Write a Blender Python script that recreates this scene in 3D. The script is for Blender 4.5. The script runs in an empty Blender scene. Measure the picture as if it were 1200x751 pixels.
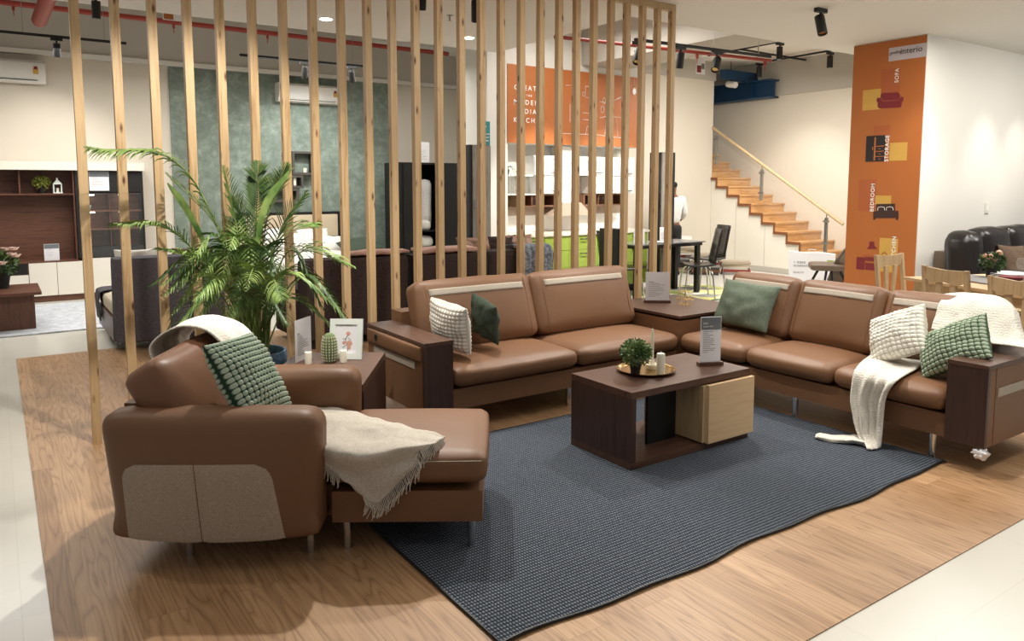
import bpy, bmesh, math, random
from mathutils import Vector, Matrix, noise
C = bpy.context.scene.collection
SC = bpy.context.scene
PI = math.pi
rnd = random.Random(7)

# ------------------------------------------------------------------ camera
H = 1.55; YAW = math.radians(55.57); PITCH = math.radians(5.644); FPX = 883.0; PPY = 303.8
cd = bpy.data.cameras.new('camera'); cam = bpy.data.objects.new('camera', cd); C.objects.link(cam)
cam.location = (0, 0, H); cam.rotation_euler = (PI/2 - PITCH, 0, YAW - PI/2)
cd.sensor_width = 36; cd.sensor_fit = 'HORIZONTAL'; cd.lens = FPX/1200*36
cd.shift_y = -(375.5-PPY)/1200; cd.clip_start = .05; cd.clip_end = 60
SC.camera = cam
# ------------------------------------------------------------------ world, exposure, lights
SC.view_settings.view_transform = 'Standard'
try: SC.view_settings.look = 'None'
except Exception: pass
SC.view_settings.exposure = 0.25; SC.view_settings.gamma = 1.0
SC.view_settings.use_curve_mapping = False
w = bpy.data.worlds.new('world'); SC.world = w; w.use_nodes = True
w.node_tree.nodes['Background'].inputs[0].default_value = (1.0, .98, .95, 1)
w.node_tree.nodes['Background'].inputs[1].default_value = .24

def aim(o, tgt):
    o.rotation_euler = (Vector(tgt)-Vector(o.location)).to_track_quat('-Z', 'Y').to_euler()
def spot(loc, tgt, power, size=60, blend=.5, rad=.04, col=(1, .95, .87)):
    l = bpy.data.lights.new('spot_lamp', 'SPOT'); l.energy = power; l.spot_size = math.radians(size)
    l.spot_blend = blend; l.shadow_soft_size = rad; l.color = col
    o = bpy.data.objects.new('spot_lamp', l); C.objects.link(o); o.location = loc; aim(o, tgt); return o
def area(loc, tgt, power, sx, sy, col=(1, .97, .92)):  # unseen area lamp added under the ceiling as ambient fill, no fixture there
    l = bpy.data.lights.new('soft_fill', 'AREA'); l.energy = power; l.shape = 'RECTANGLE'
    l.size = sx; l.size_y = sy; l.color = col
    o = bpy.data.objects.new('soft_fill', l); C.objects.link(o); o.location = loc; aim(o, tgt); return o
LP = 1.25
# track spots over the sofa group
spot((2.0, 4.6, 3.1), (1.3, 3.2, .3), 190*LP, 62, .5)
spot((3.0, 4.75, 3.1), (2.95, 3.4, .4), 150*LP, 66, .5)
spot((4.9, 4.4, 3.1), (4.0, 3.2, .4), 180*LP, 70, .5)
spot((3.9, 2.2, 3.1), (4.75, 2.6, .5), 110*LP, 62, .6)
spot((1.0, 3.3, 3.1), (1.1, 5.1, .9), 190*LP, 70, .6)
spot((3.3, 2.2, 3.1), (3.4, 4.9, 1.6), 90*LP, 66, .8)
spot((2.6, .6, 3.1), (2.9, 1.5, 0), 45*LP, 75, .9)
spot((4.6, .9, 3.1), (4.3, 1.5, 0), 60*LP, 80, .8)
spot((-.6, 4.6, 3.1), (-.1, 4.4, 0), 45*LP, 85, .9)
# kitchen, stairs, right wall, tv unit, bedroom spots
spot((6.1, 6.6, 3.1), (6.2, 8.4, .9), 200*LP, 56, .6)
spot((7.3, 6.6, 3.1), (7.3, 8.4, .9), 200*LP, 56, .6)
spot((10.0, 3.75, 3.1), (10.0, 4.45, .6), 50*LP, 60, 1)
spot((10.9, 3.75, 3.1), (10.9, 4.45, .6), 50*LP, 60, 1)
spot((8.0, 3.6, 3.1), (8.6, 4.8, .9), 60*LP, 60, .9)
spot((1.0, 10.6, 3.3), (.6, 11.9, 1.4), 60*LP, 80, .8)
spot((4.1, 10.4, 3.2), (4.1, 12.0, 1.7), 110*LP, 80, .9, col=(.98, 1, .98))
spot((10.6, 8.0, 3.6), (11.9, 8.4, 1.0), 90*LP, 75, .8)
area((1.2, 9.6, 3.1), (1.2, 9.6, 0), 85*LP, 3.5, 2.2)
area((4.3, 9.8, 3.15), (4.3, 9.9, 0), 50*LP, 3.0, 1.6)
area((6.0, 6.8, 3.5), (6.0, 7.0, 0), 30*LP, 1.0, 1.6)
area((9.6, 7.0, 3.18), (9.8, 7.6, 0), 110*LP, 2.0, 2.0)
area((10.4, 2.6, 3.15), (10.4, 3.2, 0), 80*LP, 2.0, 1.5)
area((7.4, 3.0, 3.15), (7.4, 3.0, 0), 70*LP, 2.6, 1.8)
area((2.8, 2.8, 3.17), (2.8, 2.8, 0), 18*LP, 4.5, 3.2)

# ------------------------------------------------------------------ materials
def lin(h):
    h = h.lstrip('#'); r = [int(h[i:i+2], 16)/255 for i in (0, 2, 4)]
    return tuple((c/12.92 if c <= .04045 else ((c+.055)/1.055)**2.4) for c in r) + (1,)
class N:
    """tiny node helper"""
    def __init__(s, name, rough=.5, metal=0, spec=.5):
        s.m = bpy.data.materials.new(name); s.m.use_nodes = True; s.t = s.m.node_tree
        s.b = s.t.nodes['Principled BSDF']; s.b.inputs['Roughness'].default_value = rough
        s.b.inputs['Metallic'].default_value = metal; s.b.inputs['Specular IOR Level'].default_value = spec
        s.co = None
    def n(s, ty, **kw):
        nd = s.t.nodes.new(ty)
        for k, v in kw.items():
            if k in nd.inputs: nd.inputs[k].default_value = v
            else: setattr(nd, k, v)
        return nd
    def l(s, a, b): s.t.links.new(a, b)
    def coord(s, scale=(1, 1, 1), rot=(0, 0, 0), kind='Object'):
        c = s.n('ShaderNodeTexCoord'); mp = s.n('ShaderNodeMapping'); mp.inputs['Scale'].default_value = scale
        mp.inputs['Rotation'].default_value = rot; s.l(c.outputs[kind], mp.inputs['Vector']); return mp.outputs[0]
    def ramp(s, fac, stops):
        r = s.n('ShaderNodeValToRGB'); e = r.color_ramp.elements
        e[0].position, e[0].color = stops[0][0], lin(stops[0][1]); e[1].position, e[1].color = stops[-1][0], lin(stops[-1][1])
        for p, c in stops[1:-1]:
            q = e.new(p); q.color = lin(c)
        s.l(fac, r.inputs[0]); return r.outputs[0]
    def bump(s, h, strength=.3, dist=.01):
        b = s.n('ShaderNodeBump'); b.inputs['Strength'].default_value = strength; b.inputs['Distance'].default_value = dist
        s.l(h, b.inputs['Height']); s.l(b.outputs[0], s.b.inputs['Normal'])
    def base(s, o): s.l(o, s.b.inputs['Base Color'])
def plain(name, c, rough=.5, metal=0, spec=.5, var=.06, nscale=8, bump=0):
    k = N(name, rough, metal, spec); v = k.coord()
    nz = k.n('ShaderNodeTexNoise', Scale=nscale, Detail=3.0); k.l(v, nz.inputs['Vector'])
    mx = k.n('ShaderNodeMix', data_type='RGBA', blend_type='MIX')
    a = lin(c); b = tuple(min(1, x*(1-var*2.2)) for x in a[:3]) + (1,)
    mx.inputs[6].default_value = a; mx.inputs[7].default_value = b
    k.l(nz.outputs[0], mx.inputs[0]); k.base(mx.outputs[2])
    if bump: k.bump(nz.outputs[0], bump, .005)
    return k.m
def wood(name, dark, light, scale=1, axis='x', rough=.45, contrast=1, spec=.4):
    k = N(name, rough, 0, spec)
    sc = {'x': (1.2, 14, 14), 'y': (14, 1.2, 14), 'z': (14, 14, 1.2)}[axis]
    v = k.coord(tuple(a*scale for a in sc))
    n1 = k.n('ShaderNodeTexNoise', Scale=2.2, Detail=8.0, Roughness=.62, Distortion=.6); k.l(v, n1.inputs['Vector'])
    o = k.ramp(n1.outputs[0], [(.30, dark), (.52, light), (.75, dark)] if contrast else [(.25, dark), (.8, light)])
    k.base(o); k.bump(n1.outputs[0], .08, .002); return k.m
def pine(name):
    k = N(name, .5, 0, .4); v = k.coord((26, 26, 1.3))
    oi = k.n('ShaderNodeObjectInfo'); ad = k.n('ShaderNodeVectorMath', operation='ADD'); mu = k.n('ShaderNodeVectorMath', operation='SCALE')
    k.l(oi.outputs['Random'], mu.inputs['Scale']); mu.inputs[0].default_value = (37, 11, 53)
    k.l(v, ad.inputs[0]); k.l(mu.outputs[0], ad.inputs[1])
    n1 = k.n('ShaderNodeTexNoise', Scale=1.3, Detail=5.0, Roughness=.6, Distortion=.8); k.l(ad.outputs[0], n1.inputs['Vector'])
    o = k.ramp(n1.outputs[0], [(.28, '#a07a50'), (.45, '#c2a277'), (.62, '#cbae84'), (.78, '#ae8a60')])
    # knots
    v2 = k.coord((16, 16, 5)); ad2 = k.n('ShaderNodeVectorMath', operation='ADD'); k.l(v2, ad2.inputs[0]); k.l(mu.outputs[0], ad2.inputs[1])
    vo = k.n('ShaderNodeTexVoronoi', Scale=1.0); k.l(ad2.outputs[0], vo.inputs['Vector'])
    r = k.n('ShaderNodeValToRGB'); r.color_ramp.elements[0].position = .06; r.color_ramp.elements[0].color = (1, 1, 1, 1)
    r.color_ramp.elements[1].position = .20; r.color_ramp.elements[1].color = (0, 0, 0, 1); k.l(vo.outputs['Distance'], r.inputs[0])
    mx = k.n('ShaderNodeMix', data_type='RGBA'); k.l(r.outputs[0], mx.inputs[0]); k.l(o, mx.inputs[6]); mx.inputs[7].default_value = lin('#5e3516')
    k.base(mx.outputs[2]); return k.m
def leather(name, c, rough=.5):
    k = N(name, rough, 0, .45); v = k.coord()
    nz = k.n('ShaderNodeTexNoise', Scale=3.0, Detail=2.0); k.l(v, nz.inputs['Vector'])
    mx = k.n('ShaderNodeMix', data_type='RGBA'); a = lin(c); mx.inputs[6].default_value = a
    mx.inputs[7].default_value = tuple(x*.88 for x in a[:3]) + (1,); k.l(nz.outputs[0], mx.inputs[0]); k.base(mx.outputs[2])
    vo = k.n('ShaderNodeTexVoronoi', Scale=260.0); k.l(v, vo.inputs['Vector'])
    n2 = k.n('ShaderNodeTexNoise', Scale=7.0, Detail=2.0); k.l(v, n2.inputs['Vector'])
    ma = k.n('ShaderNodeMath', operation='MULTIPLY_ADD'); k.l(vo.outputs['Distance'], ma.inputs[0]); ma.inputs[1].default_value = .05
    k.l(n2.outputs[0], ma.inputs[2]); k.bump(ma.outputs[0], .16, .02); return k.m
def fabric(name, c1, c2, scale=300, rough=.95, bump=.3):
    k = N(name, rough, 0, .15); v = k.coord()
    nz = k.n('ShaderNodeTexNoise', Scale=scale, Detail=2.0, Roughness=.7); k.l(v, nz.inputs['Vector'])
    k.base(k.ramp(nz.outputs[0], [(.35, c1), (.65, c2)])); k.bump(nz.outputs[0], bump, .002); return k.m
def emit(name, c, s):
    k = N(name); k.b.inputs['Base Color'].default_value = lin(c); k.b.inputs['Emission Color'].default_value = lin(c)
    k.b.inputs['Emission Strength'].default_value = s; return k.m
def glass(name, tint=(.93, .96, .95, 1), alpha=.06):
    k = N(name, .03, 0, .5); k.b.inputs['Base Color'].default_value = tint; k.b.inputs['Alpha'].default_value = alpha; k.b.inputs['Specular IOR Level'].default_value = .25
    k.b.inputs['Transmission Weight'].default_value = 0; return k.m
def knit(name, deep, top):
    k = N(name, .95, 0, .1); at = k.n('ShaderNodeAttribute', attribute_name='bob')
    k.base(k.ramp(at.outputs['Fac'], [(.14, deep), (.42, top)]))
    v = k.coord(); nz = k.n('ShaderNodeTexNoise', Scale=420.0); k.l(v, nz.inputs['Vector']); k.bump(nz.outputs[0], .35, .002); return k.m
def leafmat(name, dark, light):
    k = N(name, .45, 0, .4); oi = k.n('ShaderNodeTexNoise', Scale=9.0); v = k.coord(); k.l(v, oi.inputs['Vector'])
    k.base(k.ramp(oi.outputs[0], [(.35, dark), (.65, light)])); return k.m

def floor_wood():
    k = N('oak_planks', .42, 0, .4)
    # planks run along Y
    v = k.coord((1, 1, 1), (0, 0, PI/2))
    br = k.n('ShaderNodeTexBrick', Scale=1.0); k.l(v, br.inputs['Vector'])
    br.inputs['Brick Width'].default_value = 1.9; br.inputs['Row Height'].default_value = .17
    br.inputs['Mortar Size'].default_value = .0012; br.inputs['Mortar Smooth'].default_value = 0.0
    br.inputs['Color1'].default_value = (0, 0, 0, 1); br.inputs['Color2'].default_value = (1, 1, 1, 1); br.inputs['Mortar'].default_value = (.5, .5, .5, 1)
    sc = k.n('ShaderNodeVectorMath', operation='SCALE'); sc.inputs['Scale'].default_value = 9.0; k.l(br.outputs['Color'], sc.inputs[0])
    v2 = k.coord((17, 1.5, 1)); ad = k.n('ShaderNodeVectorMath', operation='ADD'); k.l(v2, ad.inputs[0]); k.l(sc.outputs[0], ad.inputs[1])
    nz = k.n('ShaderNodeTexNoise', Scale=.75, Detail=1.5, Roughness=.4, Distortion=.25); k.l(ad.outputs[0], nz.inputs['Vector'])
    mu = k.n('ShaderNodeMath', operation='MULTIPLY'); k.l(nz.outputs[0], mu.inputs[0]); mu.inputs[1].default_value = 20.0
    fr = k.n('ShaderNodeMath', operation='PINGPONG'); k.l(mu.outputs[0], fr.inputs[0]); fr.inputs[1].default_value = 1.0
    c1 = k.ramp(fr.outputs[0], [(.0, '#8a6646'), (.22, '#ab865f'), (.6, '#bb966f'), (1.0, '#c09b75')])
    v3 = k.coord((60, 2.0, 1)); n3 = k.n('ShaderNodeTexNoise', Scale=1.5, Detail=5.0, Roughness=.65); k.l(v3, n3.inputs['Vector'])
    c2 = k.ramp(n3.outputs[0], [(.32, '#947050'), (.6, '#c6a17c')])
    mx = k.n('ShaderNodeMix', data_type='RGBA', blend_type='MIX'); mx.inputs[0].default_value = .38; k.l(c1, mx.inputs[6]); k.l(c2, mx.inputs[7])
    hs = k.n('ShaderNodeMix', data_type='RGBA', blend_type='MULTIPLY'); hs.inputs[0].default_value = 1
    tone = k.ramp(br.outputs['Color'], [(0, '#e2dcd6'), (1, '#ffffff')]); k.l(mx.outputs[2], hs.inputs[6]); k.l(tone, hs.inputs[7])
    m2 = k.n('ShaderNodeMix', data_type='RGBA'); k.l(br.outputs['Fac'], m2.inputs[0]); k.l(hs.outputs[2], m2.inputs[6]); m2.inputs[7].default_value = lin('#94714f')
    k.base(m2.outputs[2]); return k.m
def tiles():
    k = N('ivory_tiles', .22, 0, .5); v = k.coord()
    br = k.n('ShaderNodeTexBrick', Scale=1.0, offset=0.0); k.l(v, br.inputs['Vector'])
    br.inputs['Brick Width'].default_value = 1.2; br.inputs['Row Height'].default_value = .24
    br.inputs['Mortar Size'].default_value = .002
    br.inputs['Color1'].default_value = lin('#d6d3c8'); br.inputs['Color2'].default_value = lin('#d3d0c5'); br.inputs['Mortar'].default_value = lin('#cfc9bc')
    k.base(br.outputs['Color']); return k.m
def rug_weave():
    k = N('charcoal_weave', .95, 0, .1); v = k.coord()
    # basket weave: two crossing waves
    w1 = k.n('ShaderNodeTexWave', Scale=24.0, Distortion=1.2, bands_direction='X'); w2 = k.n('ShaderNodeTexWave', Scale=16.0, Distortion=.6, bands_direction='Y')
    for q in (w1, w2): k.l(v, q.inputs['Vector']); q.inputs['Detail Scale'].default_value = 4.0
    mu = k.n('ShaderNodeMath', operation='MULTIPLY'); k.l(w1.outputs['Fac'], mu.inputs[0]); k.l(w2.outputs['Fac'], mu.inputs[1])
    nz = k.n('ShaderNodeTexNoise', Scale=160.0, Detail=2.0, Roughness=.8); k.l(v, nz.inputs['Vector'])
    ad = k.n('ShaderNodeMath', operation='MULTIPLY_ADD'); k.l(nz.outputs[0], ad.inputs[0]); ad.inputs[1].default_value = 1.0; k.l(mu.outputs[0], ad.inputs[2])
    k.base(k.ramp(ad.outputs[0], [(.45, '#22262c'), (.85, '#4c535d'), (1.15, '#747b85')])); k.bump(ad.outputs[0], .6, .006); return k.m
def green_wallpaper():
    k = N('green_wallpaper', .6, 0, .3); v = k.coord()
    a = k.n('ShaderNodeTexNoise', Scale=7, Detail=8.0, Roughness=.78); k.l(v, a.inputs['Vector'])
    k.base(k.ramp(a.outputs[0], [(.32, '#657067'), (.5, '#788479'), (.68, '#98a399')])); return k.m

M = dict(
 wall=plain('cream_paint', '#d8cfc0', .8, var=.02, nscale=2), white=plain('white_paint', '#dcd8d0', .8, var=.02, nscale=2),
 ceil=plain('ceiling_paint', '#dedad3', .85, var=.02, nscale=1), grey=plain('grey_paint', '#b8b2a8', .85, var=.03, nscale=1),
 greenwall=green_wallpaper(), tiles=tiles(), planks=floor_wood(), rug=rug_weave(), pine=pine('pine_wood'),
 walnut=wood('dark_walnut_x', '#3a261d', '#5c4134', 1.3, 'x', .38), walnuty=wood('dark_walnut_y', '#3a261d', '#5c4134', 1.3, 'y', .38),
 walnutz=wood('dark_walnut_z', '#33221c', '#45302a', 1, 'z', .4),
 oak=wood('pale_maple', '#c5a278', '#d5b791', .6, 'x', .45), oakz=wood('beech', '#ab8e68', '#c0a681', .8, 'z', .5),
 stairw=wood('stair_pine', '#b5834f', '#d6ab78', .8, 'x', .4), stairedge=plain('stair_edge', '#7f4d2c', .5),
 tan=leather('tan_leather', '#7b573c'), tan2=leather('tan_leather_soft', '#825a40', .45), dleather=leather('black_leather', '#221d1b', .28),
 strip=fabric('beige_strip', '#a59a8c', '#bdb3a5', 250), taupe=fabric('taupe_weave', '#9a8a7a', '#bcab9b', 260),
 grey_suede=fabric('grey_suede', '#4a474c', '#5a565c', 60), brown_suede=fabric('brown_suede', '#322927', '#423735', 60),
 sheet=fabric('white_linen', '#d9d5cd', '#ece9e2', 80), pinkc=fabric('dusty_pink', '#a78478', '#bb9a8c', 90),
 beige=fabric('beige_seat', '#c2b49c', '#d5c8b2', 80), throwg=fabric('grey_throw', '#4f5560', '#8d939b', 30),
 greenp=fabric('sage_cotton', '#636e60', '#6f7a6b', 60), dgreen=fabric('forest_cotton', '#424d42', '#4f5a4e', 60),
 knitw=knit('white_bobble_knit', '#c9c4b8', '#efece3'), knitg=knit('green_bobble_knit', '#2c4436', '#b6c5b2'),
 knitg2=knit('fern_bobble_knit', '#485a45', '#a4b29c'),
 throww=fabric('cream_waffle', '#d5cfc0', '#eeeadf', 140, bump=.6), throwb=fabric('oatmeal_wool', '#bab2a5', '#d2cbc0', 150, bump=.6),
 chrome=plain('chrome', '#d0d0d0', .15, 1, var=.0), brass=plain('brass', '#b3935f', .22, 1, var=.05), steel=plain('steel', '#9a9a98', .3, 1),
 black=plain('black_plastic', '#0e0d0d', .5), blackm=plain('black_matt', '#161515', .8), dark=plain('dark_recess', '#0b0908', .9),
 red=plain('red_pipe_paint', '#9c3426', .45), blue=plain('blue_steel_paint', '#123a5c', .5), orange=plain('orange_vinyl', '#b0652c', .6, var=.03, nscale=2),
 orange2=plain('burnt_vinyl', '#a95a2e', .6, var=.02), yellow=plain('yellow_vinyl', '#cda04a', .6), maroon=plain('maroon_vinyl', '#7c1f26', .6),
 choc=plain('chocolate_vinyl', '#3a211b', .6), black_v=plain('black_vinyl', '#201818', .6), wv=plain('white_vinyl', '#efece6', .6, var=.01),
 paper=plain('white_card', '#e4e3e6', .4, var=.01), ink=plain('grey_ink', '#77777c', .7), inkd=plain('black_ink', '#2a2a2c', .7), cardgrey=plain('slate_print', '#6f7478', .5),
 wax=plain('ivory_wax', '#e9e4d2', .45, var=.01), glass=glass('clear_glass'), acryl=glass('acrylic', (.95, .97, .97, 1), .25),
 frame_w=plain('white_frame', '#dfe6e0', .5), cactus=plain('cactus_skin', '#6d7f52', .6, var=.1), spine=plain('cactus_spine', '#d9d6bd', .6),
 palm=leafmat('palm_leaf', '#486a30', '#8ea35c'), palmd=leafmat('palm_leaf_dark', '#2b4522', '#566f38'), stem=plain('palm_stem', '#6f8040', .5), denim=fabric('denim_pot', '#56789c', '#86a3bf', 60),
 boxwood=leafmat('boxwood_leaf', '#3a5a2c', '#93a96f'), flower=plain('blush_petal', '#e3c6b8', .6), pot=plain('black_pot', '#171615', .6),
 cab_white=plain('ivory_laminate', '#e6e0d3', .3, var=.01), kwhite=plain('white_gloss', '#f1f1ee', .2, var=.0), lime=plain('lime_gloss', '#93a748', .25, var=.01),
 kbeige=plain('beige_laminate', '#b8a492', .4), kwood=wood('kitchen_walnut', '#5a3b2b', '#86604a', 1, 'z'), worktop=plain('worktop', '#e0d8c8', .3),
 ac=plain('ac_plastic', '#dcd8d0', .4, var=.01), teal=plain('teal_sign', '#1f7f80', .5), rustic=wood('grey_rustic_wood', '#5b564f', '#8b857a', 1, 'z', .7),
 cream_leather=leather('cream_leather', '#c9b79c'), skin=plain('skin', '#7c5138', .6), shirt=fabric('white_shirt', '#c9c6c2', '#dad7d3', 60), hair=plain('black_hair', '#0d0b0a', .7),
 lightrug=fabric('pale_rug', '#b7bcc4', '#d5d8dc', 12), lit=emit('lamp_glow', '#fff2dc', 14), soil=plain('soil', '#2a1d14', .9), taupe_l=leather('taupe_leather', '#6d5c4d'),
 silver=plain('silver', '#c2c2c2', .3, 1), gold=plain('gold_wire', '#c9a35a', .3, 1), cushion_br=fabric('brown_cushion', '#5a4a3d', '#6e5c4c', 90),
)
def colour_rug():
    k = N('patchwork_rug', .9, 0, .1); v = k.coord((3.2, 3.2, 1)); vo = k.n('ShaderNodeTexVoronoi', Scale=1.0); k.l(v, vo.inputs['Vector'])
    sp = k.n('ShaderNodeSeparateColor'); k.l(vo.outputs['Color'], sp.inputs[0])
    k.base(k.ramp(sp.outputs[0], [(0, '#e9e6dc'), (.35, '#dcd48a'), (.55, '#4f7a3a'), (.75, '#e6e3da'), (1, '#3a3f3a')])); return k.m
M['patch'] = colour_rug()
def waffle():
    k = N('waffle_cotton', .95, 0, .1); v = k.coord(); vo = k.n('ShaderNodeTexVoronoi', Scale=75.0, distance='CHEBYCHEV'); vo.inputs['Randomness'].default_value = .25; k.l(v, vo.inputs['Vector'])
    k.base(k.ramp(vo.outputs['Distance'], [(.1, '#e9e5db'), (.7, '#d3cdc0')])); k.bump(vo.outputs['Distance'], .8, .008); return k.m
M['throww'] = waffle(); M['glass2'] = glass('cabinet_glass', alpha=.02); M['tvwood'] = wood('warm_walnut', '#4c3025', '#684536', 1, 'x', .4); M['tvwoodz'] = wood('warm_walnut_z', '#4c3025', '#684536', 1, 'z', .4)

# ------------------------------------------------------------------ build helpers
def tag(o, label=None, cat=None, group=None, kind=None):
    if label: o['label'] = label
    if cat: o['category'] = cat
    if group: o['group'] = group
    if kind: o['kind'] = kind
    return o
def thing(name, label, cat, loc=(0, 0, 0), rz=0, group=None):
    o = bpy.data.objects.new(name, None); C.objects.link(o); o.empty_display_size = .1
    o.location = loc; o.rotation_euler = (0, 0, rz); tag(o, label, cat, group)
    o.matrix_world = Matrix.Translation(loc) @ Matrix.Rotation(rz, 4, 'Z'); MW[o.name] = o.matrix_world.copy()
    return o
MW = {}
def link(name, me, mat, parent=None, world=True):
    """links a mesh; coordinates are world unless world=False (then they are the parent's own)"""
    if parent is not None and world:
        me.transform(MW[parent.name].inverted())
    o = bpy.data.objects.new(name, me); C.objects.link(o)
    if mat is not None and not me.materials: me.materials.append(M[mat] if isinstance(mat, str) else mat)
    if parent is not None: o.parent = parent; MW[o.name] = MW[parent.name]
    else: MW[o.name] = Matrix.Identity(4)
    return o
def obj(name, bm, mat, parent=None, world=True, smooth=False, bevel=0, ang=40):
    if bevel:
        es = [e for e in bm.edges if len(e.link_faces) == 2 and e.calc_face_angle(0) > math.radians(ang)]
        bmesh.ops.bevel(bm, geom=es, offset=bevel, segments=2, affect='EDGES', clamp_overlap=True)
    bmesh.ops.recalc_face_normals(bm, faces=bm.faces[:])
    me = bpy.data.meshes.new(name); bm.to_mesh(me); bm.free()
    if smooth or bevel:
        for p in me.polygons: p.use_smooth = True
        try: me.set_sharp_from_angle(angle=math.radians(38))
        except Exception: pass
    return link(name, me, mat, parent, world)
def B(): return bmesh.new()
def box(bm, x0, y0, z0, x1, y1, z1, mx=None):
    vs = [bm.verts.new((x, y, z)) for x in (x0, x1) for y in (y0, y1) for z in (z0, z1)]
    for f in ((0, 1, 3, 2), (4, 6, 7, 5), (0, 4, 5, 1), (2, 3, 7, 6), (0, 2, 6, 4), (1, 5, 7, 3)): bm.faces.new([vs[i] for i in f])
    if mx is not None:
        for v in vs: v.co = mx @ v.co
    return vs
def bx(name, b, mat, parent=None, bevel=0, world=True):
    bm = B(); box(bm, *b); return obj(name, bm, mat, parent, world, bevel=bevel)
def tube(bm, pts, r, seg=8, cap=True):
    pts = [Vector(p) for p in pts]; rings = []; n = len(pts)
    rs = r if isinstance(r, (list, tuple)) else [r]*n
    up = Vector((0, 0, 1)); prev = None
    for i, p in enumerate(pts):
        t = (pts[min(i+1, n-1)]-pts[max(i-1, 0)])
        t = t.normalized() if t.length > 1e-9 else Vector((0, 0, 1))
        a = (prev - t*prev.dot(t)) if prev is not None else (up.cross(t) if abs(t.dot(up)) < .95 else Vector((1, 0, 0)).cross(t))
        if a.length < 1e-6: a = Vector((1, 0, 0)).cross(t)
        a.normalize(); b = t.cross(a); prev = a
        rings.append([bm.verts.new(p+(a*math.cos(2*PI*k/seg)+b*math.sin(2*PI*k/seg))*rs[i]) for k in range(seg)])
    for i in range(n-1):
        for k in range(seg): bm.faces.new((rings[i][k], rings[i][(k+1) % seg], rings[i+1][(k+1) % seg], rings[i+1][k]))
    if cap: bm.faces.new(rings[0][::-1]); bm.faces.new(rings[-1])
def lathe(bm, prof, c=(0, 0, 0), seg=24, mx=None):
    rings = []
    for r, z in prof:
        ring = []
        for k in range(seg):
            p = Vector((r*math.cos(2*PI*k/seg), r*math.sin(2*PI*k/seg), z))
            if mx is not None: p = mx @ p
            ring.append(bm.verts.new(p+Vector(c)))
        rings.append(ring)
    for i in range(len(rings)-1):
        for k in range(seg): bm.faces.new((rings[i][k], rings[i][(k+1) % seg], rings[i+1][(k+1) % seg], rings[i+1][k]))
    bm.faces.new(rings[0][::-1]); bm.faces.new(rings[-1])
def prism(bm, poly, d0, d1, plane='xz', mx=None):
    """extrudes a 2-D outline between d0 and d1 along the missing axis"""
    def P(a, b, d):
        p = {'xz': (a, d, b), 'yz': (d, a, b), 'xy': (a, b, d)}[plane]; p = Vector(p)
        return mx @ p if mx is not None else p
    A_ = [bm.verts.new(P(a, b, d0)) for a, b in poly]; B_ = [bm.verts.new(P(a, b, d1)) for a, b in poly]
    bm.faces.new(A_); bm.faces.new(B_[::-1]); n = len(poly)
    for i in range(n): bm.faces.new((A_[i], B_[i], B_[(i+1) % n], A_[(i+1) % n]))
def frame_m(c, ex, ey, ez):
    m = Matrix((ex, ey, ez)).transposed().to_4x4(); m.translation = Vector(c); return m
def cushpt(q, s, r, puff):
    """q in [-1,1]^3 on the cube -> rounded box with puffed faces"""
    hs = Vector(s)/2; p = Vector((q[0]*hs.x, q[1]*hs.y, q[2]*hs.z))
    i = Vector([max(-h+r, min(h-r, a)) for a, h in zip(p, hs)]); d = p-i
    if d.length > 1e-9: p = i + d.normalized()*r*min(1, max(abs(d.x), abs(d.y), abs(d.z))/r)
    x, y, z = q
    p.z += puff[2]*z*(1-abs(x)**2.6)*(1-abs(y)**2.6)
    p.y += puff[1]*y*(1-abs(x)**2.6)*(1-abs(z)**2.6)
    p.x += puff[0]*x*(1-abs(y)**2.6)*(1-abs(z)**2.6)
    return p
def cushion(bm, s, r, puff, mx, n=12, wr=0.0, seed=0):
    t = bmesh.new(); bmesh.ops.create_cube(t, size=2)
    bmesh.ops.subdivide_edges(t, edges=t.edges[:], cuts=n, use_grid_fill=True)
    mp = {}
    for v in t.verts:
        q = Vector([math.copysign(abs(a)**.7, a) if abs(a) > 1e-6 else 0 for a in v.co]); p = cushpt(q, s, r, puff)
        if wr: p += Vector((0, 0, 1))*wr*noise.noise(p*7+Vector((seed, seed, 0))) + Vector((0, 1, 0))*wr*noise.noise(p*9+Vector((0, seed, 9)))
        mp[v.index] = bm.verts.new(mx @ p)
    for f in t.faces: bm.faces.new([mp[v.index] for v in f.verts])
    t.free()
def grid_mesh(name, P, mat, parent=None, smooth=True, solid=0, closed=False, attr=None):
    nu, nv = len(P), len(P[0]); vs = [tuple(p) for row in P for p in row]
    fs = [(i*nv+j, i*nv+j+1, (i+1)*nv+j+1, (i+1)*nv+j) for i in range(nu-1) for j in range(nv-1)]
    me = bpy.data.meshes.new(name); me.from_pydata(vs, [], fs)
    for p in me.polygons: p.use_smooth = smooth
    o = link(name, me, mat, parent)
    if solid:
        md = o.modifiers.new('thickness', 'SOLIDIFY'); md.thickness = solid; md.offset = 1
    return o
def cr(p0, p1, p2, p3, t):
    return .5*((2*p1)+(-p0+p2)*t+(2*p0-5*p1+4*p2-p3)*t*t+(-p0+3*p1-3*p2+p3)*t**3)
def spline(pts, n):
    pts = [Vector(p) for p in pts]; m = len(pts)-1; out = []
    for i in range(n+1):
        x = i/n*m; k = min(int(x), m-1); t = x-k
        g = lambda j: pts[j] if 0 <= j <= m else (pts[0]*2-pts[1] if j < 0 else pts[m]*2-pts[m-1])
        out.append(cr(g(k-1), g(k), g(k+1), g(k+2), t))
    return out
def drape(rows, nu, nv):
    a = [spline(r, nv) for r in rows]; cols = [spline([a[i][j] for i in range(len(a))], nu) for j in range(nv+1)]
    return [[cols[j][i] for j in range(nv+1)] for i in range(nu+1)]
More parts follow.
